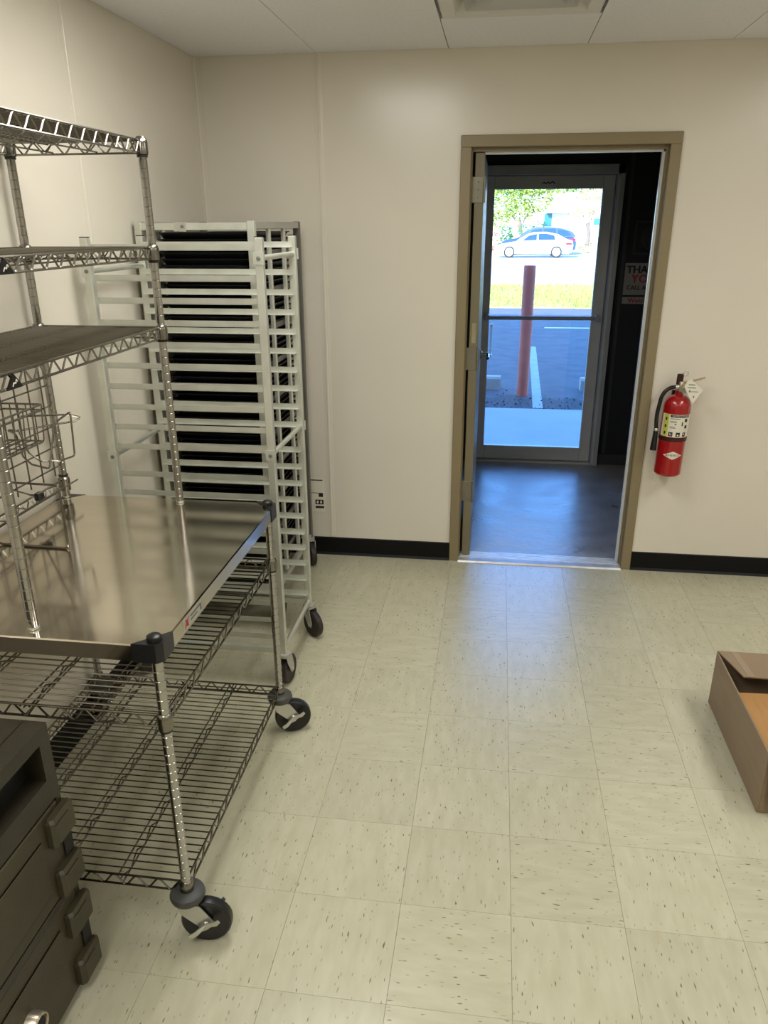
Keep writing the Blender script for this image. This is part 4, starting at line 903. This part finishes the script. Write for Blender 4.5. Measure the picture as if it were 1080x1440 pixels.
patch(None, -.070, -.044, lz0 + .001, lz1 - .001, 'hazard_strip', M_YELL, lab, .0009, 6)
patch(None, -.038, .060, lz1 - .014, lz1 - .002, 'header_bar', M_BLACKI, lab, .0009)
def wtext(s, size, u, z, name, m, par, off=.0012, fs=(1, 1)):
    t_ = text2d(s, size, fs); t_.v = [wrap(u + v.x, z + v.y, off) for v in t_.v]; return fb(t_, name, m, par)
wtext('INSTRUCTIONS', .0105, .011, lz1 - .008, 'lettering', M_WHITEP, lab, .0014, (1.1, 1))
def marks(lst, m, name, par, off=.0010):
    b = MB()
    for (u0, u1, z0, z1) in lst:
        n_ = max(1, int((u1 - u0) / .008))
        for k in range(n_):
            ua, ub = u0 + (u1 - u0) * k / n_, u0 + (u1 - u0) * (k + 1) / n_
            b.quad(wrap(ua, z0, off), wrap(ub, z0, off), wrap(ub, z1, off), wrap(ua, z1, off))
    return fb(b, name, m, par)
L_ = [(-.036, .010, lz1 - .0225, lz1 - .0195), (-.036, -.006, lz1 - .035, lz1 - .0325), (-.036, -.006, lz1 - .040, lz1 - .0375), (-.036, -.012, lz1 - .063, lz1 - .0605), (-.036, -.006, lz1 - .068, lz1 - .0655)]
marks(L_, M_GREYI, 'instruction_lines', lab)
marks([(-.037, -.017, lz0 + .004, lz0 + .025), (-.002, .018, lz0 + .004, lz0 + .025), (.032, .050, lz0 + .004, lz0 + .025), (.034, .050, lz1 - .036, lz1 - .02), (.038, .052, lz1 - .068, lz1 - .052), (.020, .026, lz1 - .055, lz1 - .035), (-.014, -.006, lz1 - .050, lz1 - .045)], M_BLACKI, 'pictograms', lab)
marks([(-.031, -.029, lz0 + .008, lz0 + .021), (-.025, -.022, lz0 + .008, lz0 + .018), (.004, .012, lz0 + .008, lz0 + .015), (.037, .043, lz0 + .012, lz0 + .020)], M_WHITEP, 'pictogram_detail', lab, .0013)
marks([(-.062, -.053, lz0 + .012, lz0 + .026), (-.062, -.053, lz0 + .046, lz0 + .060), (-.062, -.053, lz0 + .082, lz0 + .096)], M_BLACKI, 'hazard_symbols', lab, .0013)
fb(MB().lathe([(ER - .001, lz0 - .024), (ER + .0025, lz0 - .022), (ER + .0025, lz0 - .004), (ER - .001, lz0 - .002)], (EXC, EYC, 0), n=40), 'strap', M_BAND, fe, True)
# white diamond emblem
zc = EB + .112; b = MB(); nseg = 16
for k in range(nseg):
    ua, ub = -.048 + .096 * k / nseg, -.048 + .096 * (k + 1) / nseg; ha, hb_ = .021 * (1 - abs(ua) / .048), .021 * (1 - abs(ub) / .048)
    b.quad(wrap(ua, zc - ha, .0006), wrap(ub, zc - hb_, .0006), wrap(ub, zc + hb_, .0006), wrap(ua, zc + ha, .0006))
em = fb(b, 'emblem', M_WHITEP, fe, label='white diamond emblem')
wtext('AMEREX', .0160, 0, zc, 'lettering', M_BLACKI, em, .0012, (1.2, 1))
# valve, handles, pin
zt = EB + .425
va = fb(MB().lathe([(.017, zt - .004), (.021, zt), (.021, zt + .014), (.016, zt + .018), (.016, zt + .04), (.012, zt + .046), (.001, zt + .047)], (EXC + .004, EYC, 0), n=18), 'valve', M_BRUSH, fe, True)
fb(MB().lathe([(.014, 0), (.016, .003), (.016, .012), (.001, .013)], (EXC + .012, EYC - .018, zt + .008), (.3, -1, 0), 14), 'gauge', M_ZINC, va, True)
fb(MB().box(EXC - .022, EXC + .008, EYC - .006, EYC + .010, zt + .02, zt + .082, .004), 'hanger', M_BAND, fe)
fb(MB().prism([(EXC - .006, zt + .030), (EXC + .05, zt + .046), (EXC + .105, zt + .066), (EXC + .108, zt + .072), (EXC + .05, zt + .054), (EXC - .006, zt + .042)], EYC - .014, EYC + .006, 'y'), 'squeeze_lever', M_BRUSH, fe)
fb(MB().prism([(EXC, zt + .018), (EXC + .05, zt + .012), (EXC + .095, zt - .018), (EXC + .098, zt - .012), (EXC + .05, zt + .020), (EXC, zt + .028)], EYC - .012, EYC + .006, 'y'), 'carry_handle', M_BRUSH, fe)
fb(MB().path([(EXC + .012 + .011 * math.cos(a), EYC - .016, zt + .088 + .013 * math.sin(a)) for a in [2 * PI * k / 12 for k in range(12)]], .0024, 6, closed=True), 'pull_ring', M_BRUSH, fe, True)
# hose down the left side with nozzle
hp = []
for k in range(9):
    a = PI / 2 + k / 8 * PI / 2; hp.append((EXC - .024 + .062 * math.cos(a), EYC - .004, zt - .060 + .078 * math.sin(a)))
hp = [(EXC - .004, EYC - .004, zt + .014)] + hp
for k in range(1, 7): hp.append((EXC - .086 - .006 * math.sin(k / 6 * PI), EYC - .006, zt - .060 - k / 6 * .135))
ho = fb(MB().path(hp, .0095, 10), 'hose', M_HOSE, fe, True)
fb(MB().lathe([(.011, 0), (.013, .003), (.013, .014), (.011, .017)], (EXC - .024, EYC - .004, zt + .018), (1, 0, 0), 12), 'ferrule', M_ZINC, ho, True)
fb(MB().lathe([(.0105, 0), (.012, .002), (.012, .012), (.0105, .014)], (EXC - .086, EYC - .006, zt - .205), (0, 0, 1), 12), 'ferrule', M_ZINC, ho, True)
fb(MB().lathe([(.0115, 0), (.0115, -.02), (.0165, -.095), (.0165, -.1), (.013, -.1), (.009, -.03)], (EXC - .086, EYC - .006, zt - .203), (0, 0, 1), 16), 'nozzle', M_HOSE, ho, True)
# wall bracket and inspection tag
fb(MB().box(EXC - .02, EXC + .02, EYC + ER - .002, YB - .0005, EB + .10, zt - .01, .002), 'wall_bracket', M_BAND, fe)
tg = MB(); tp = [(.012, zt + .056), (.030, zt + .070), (.092, zt + .018), (.054, zt - .050), (.004, zt + .030)]
P1 = [Vector((EXC + u, EYC - .060 - (zt + .07 - z) * .05, z)) for u, z in tp]
tg.loft([P1, [v + Vector((0, -.0008, 0)) for v in P1]], True); to = fb(tg, 'inspection_tag', M_WHITEP, fe, label='white paper inspection tag')
tl = MB()
for (ua, ub, za, zb) in ((.022, .052, .040, .044), (.020, .058, .026, .030), (.028, .036, .006, .016), (.050, .056, -.020, -.010), (.040, .070, .008, .011)):
    q_ = [Vector((EXC + u, EYC - .0612 - (.07 - z) * .05, zt + z)) for u, z in ((ua, za), (ub, za), (ub, zb), (ua, zb))]; tl.quad(*q_)
fb(tl, 'tag_print', M_GREYI, to)
fb(MB().path([(EXC + .02, EYC - .016, zt + .02), (EXC + .035, EYC - .04, zt + .026), (EXC + .025, EYC - .060, zt + .060)], .001, 4), 'tag_string', M_WHITEP, to)
bpy.context.view_layer.update()
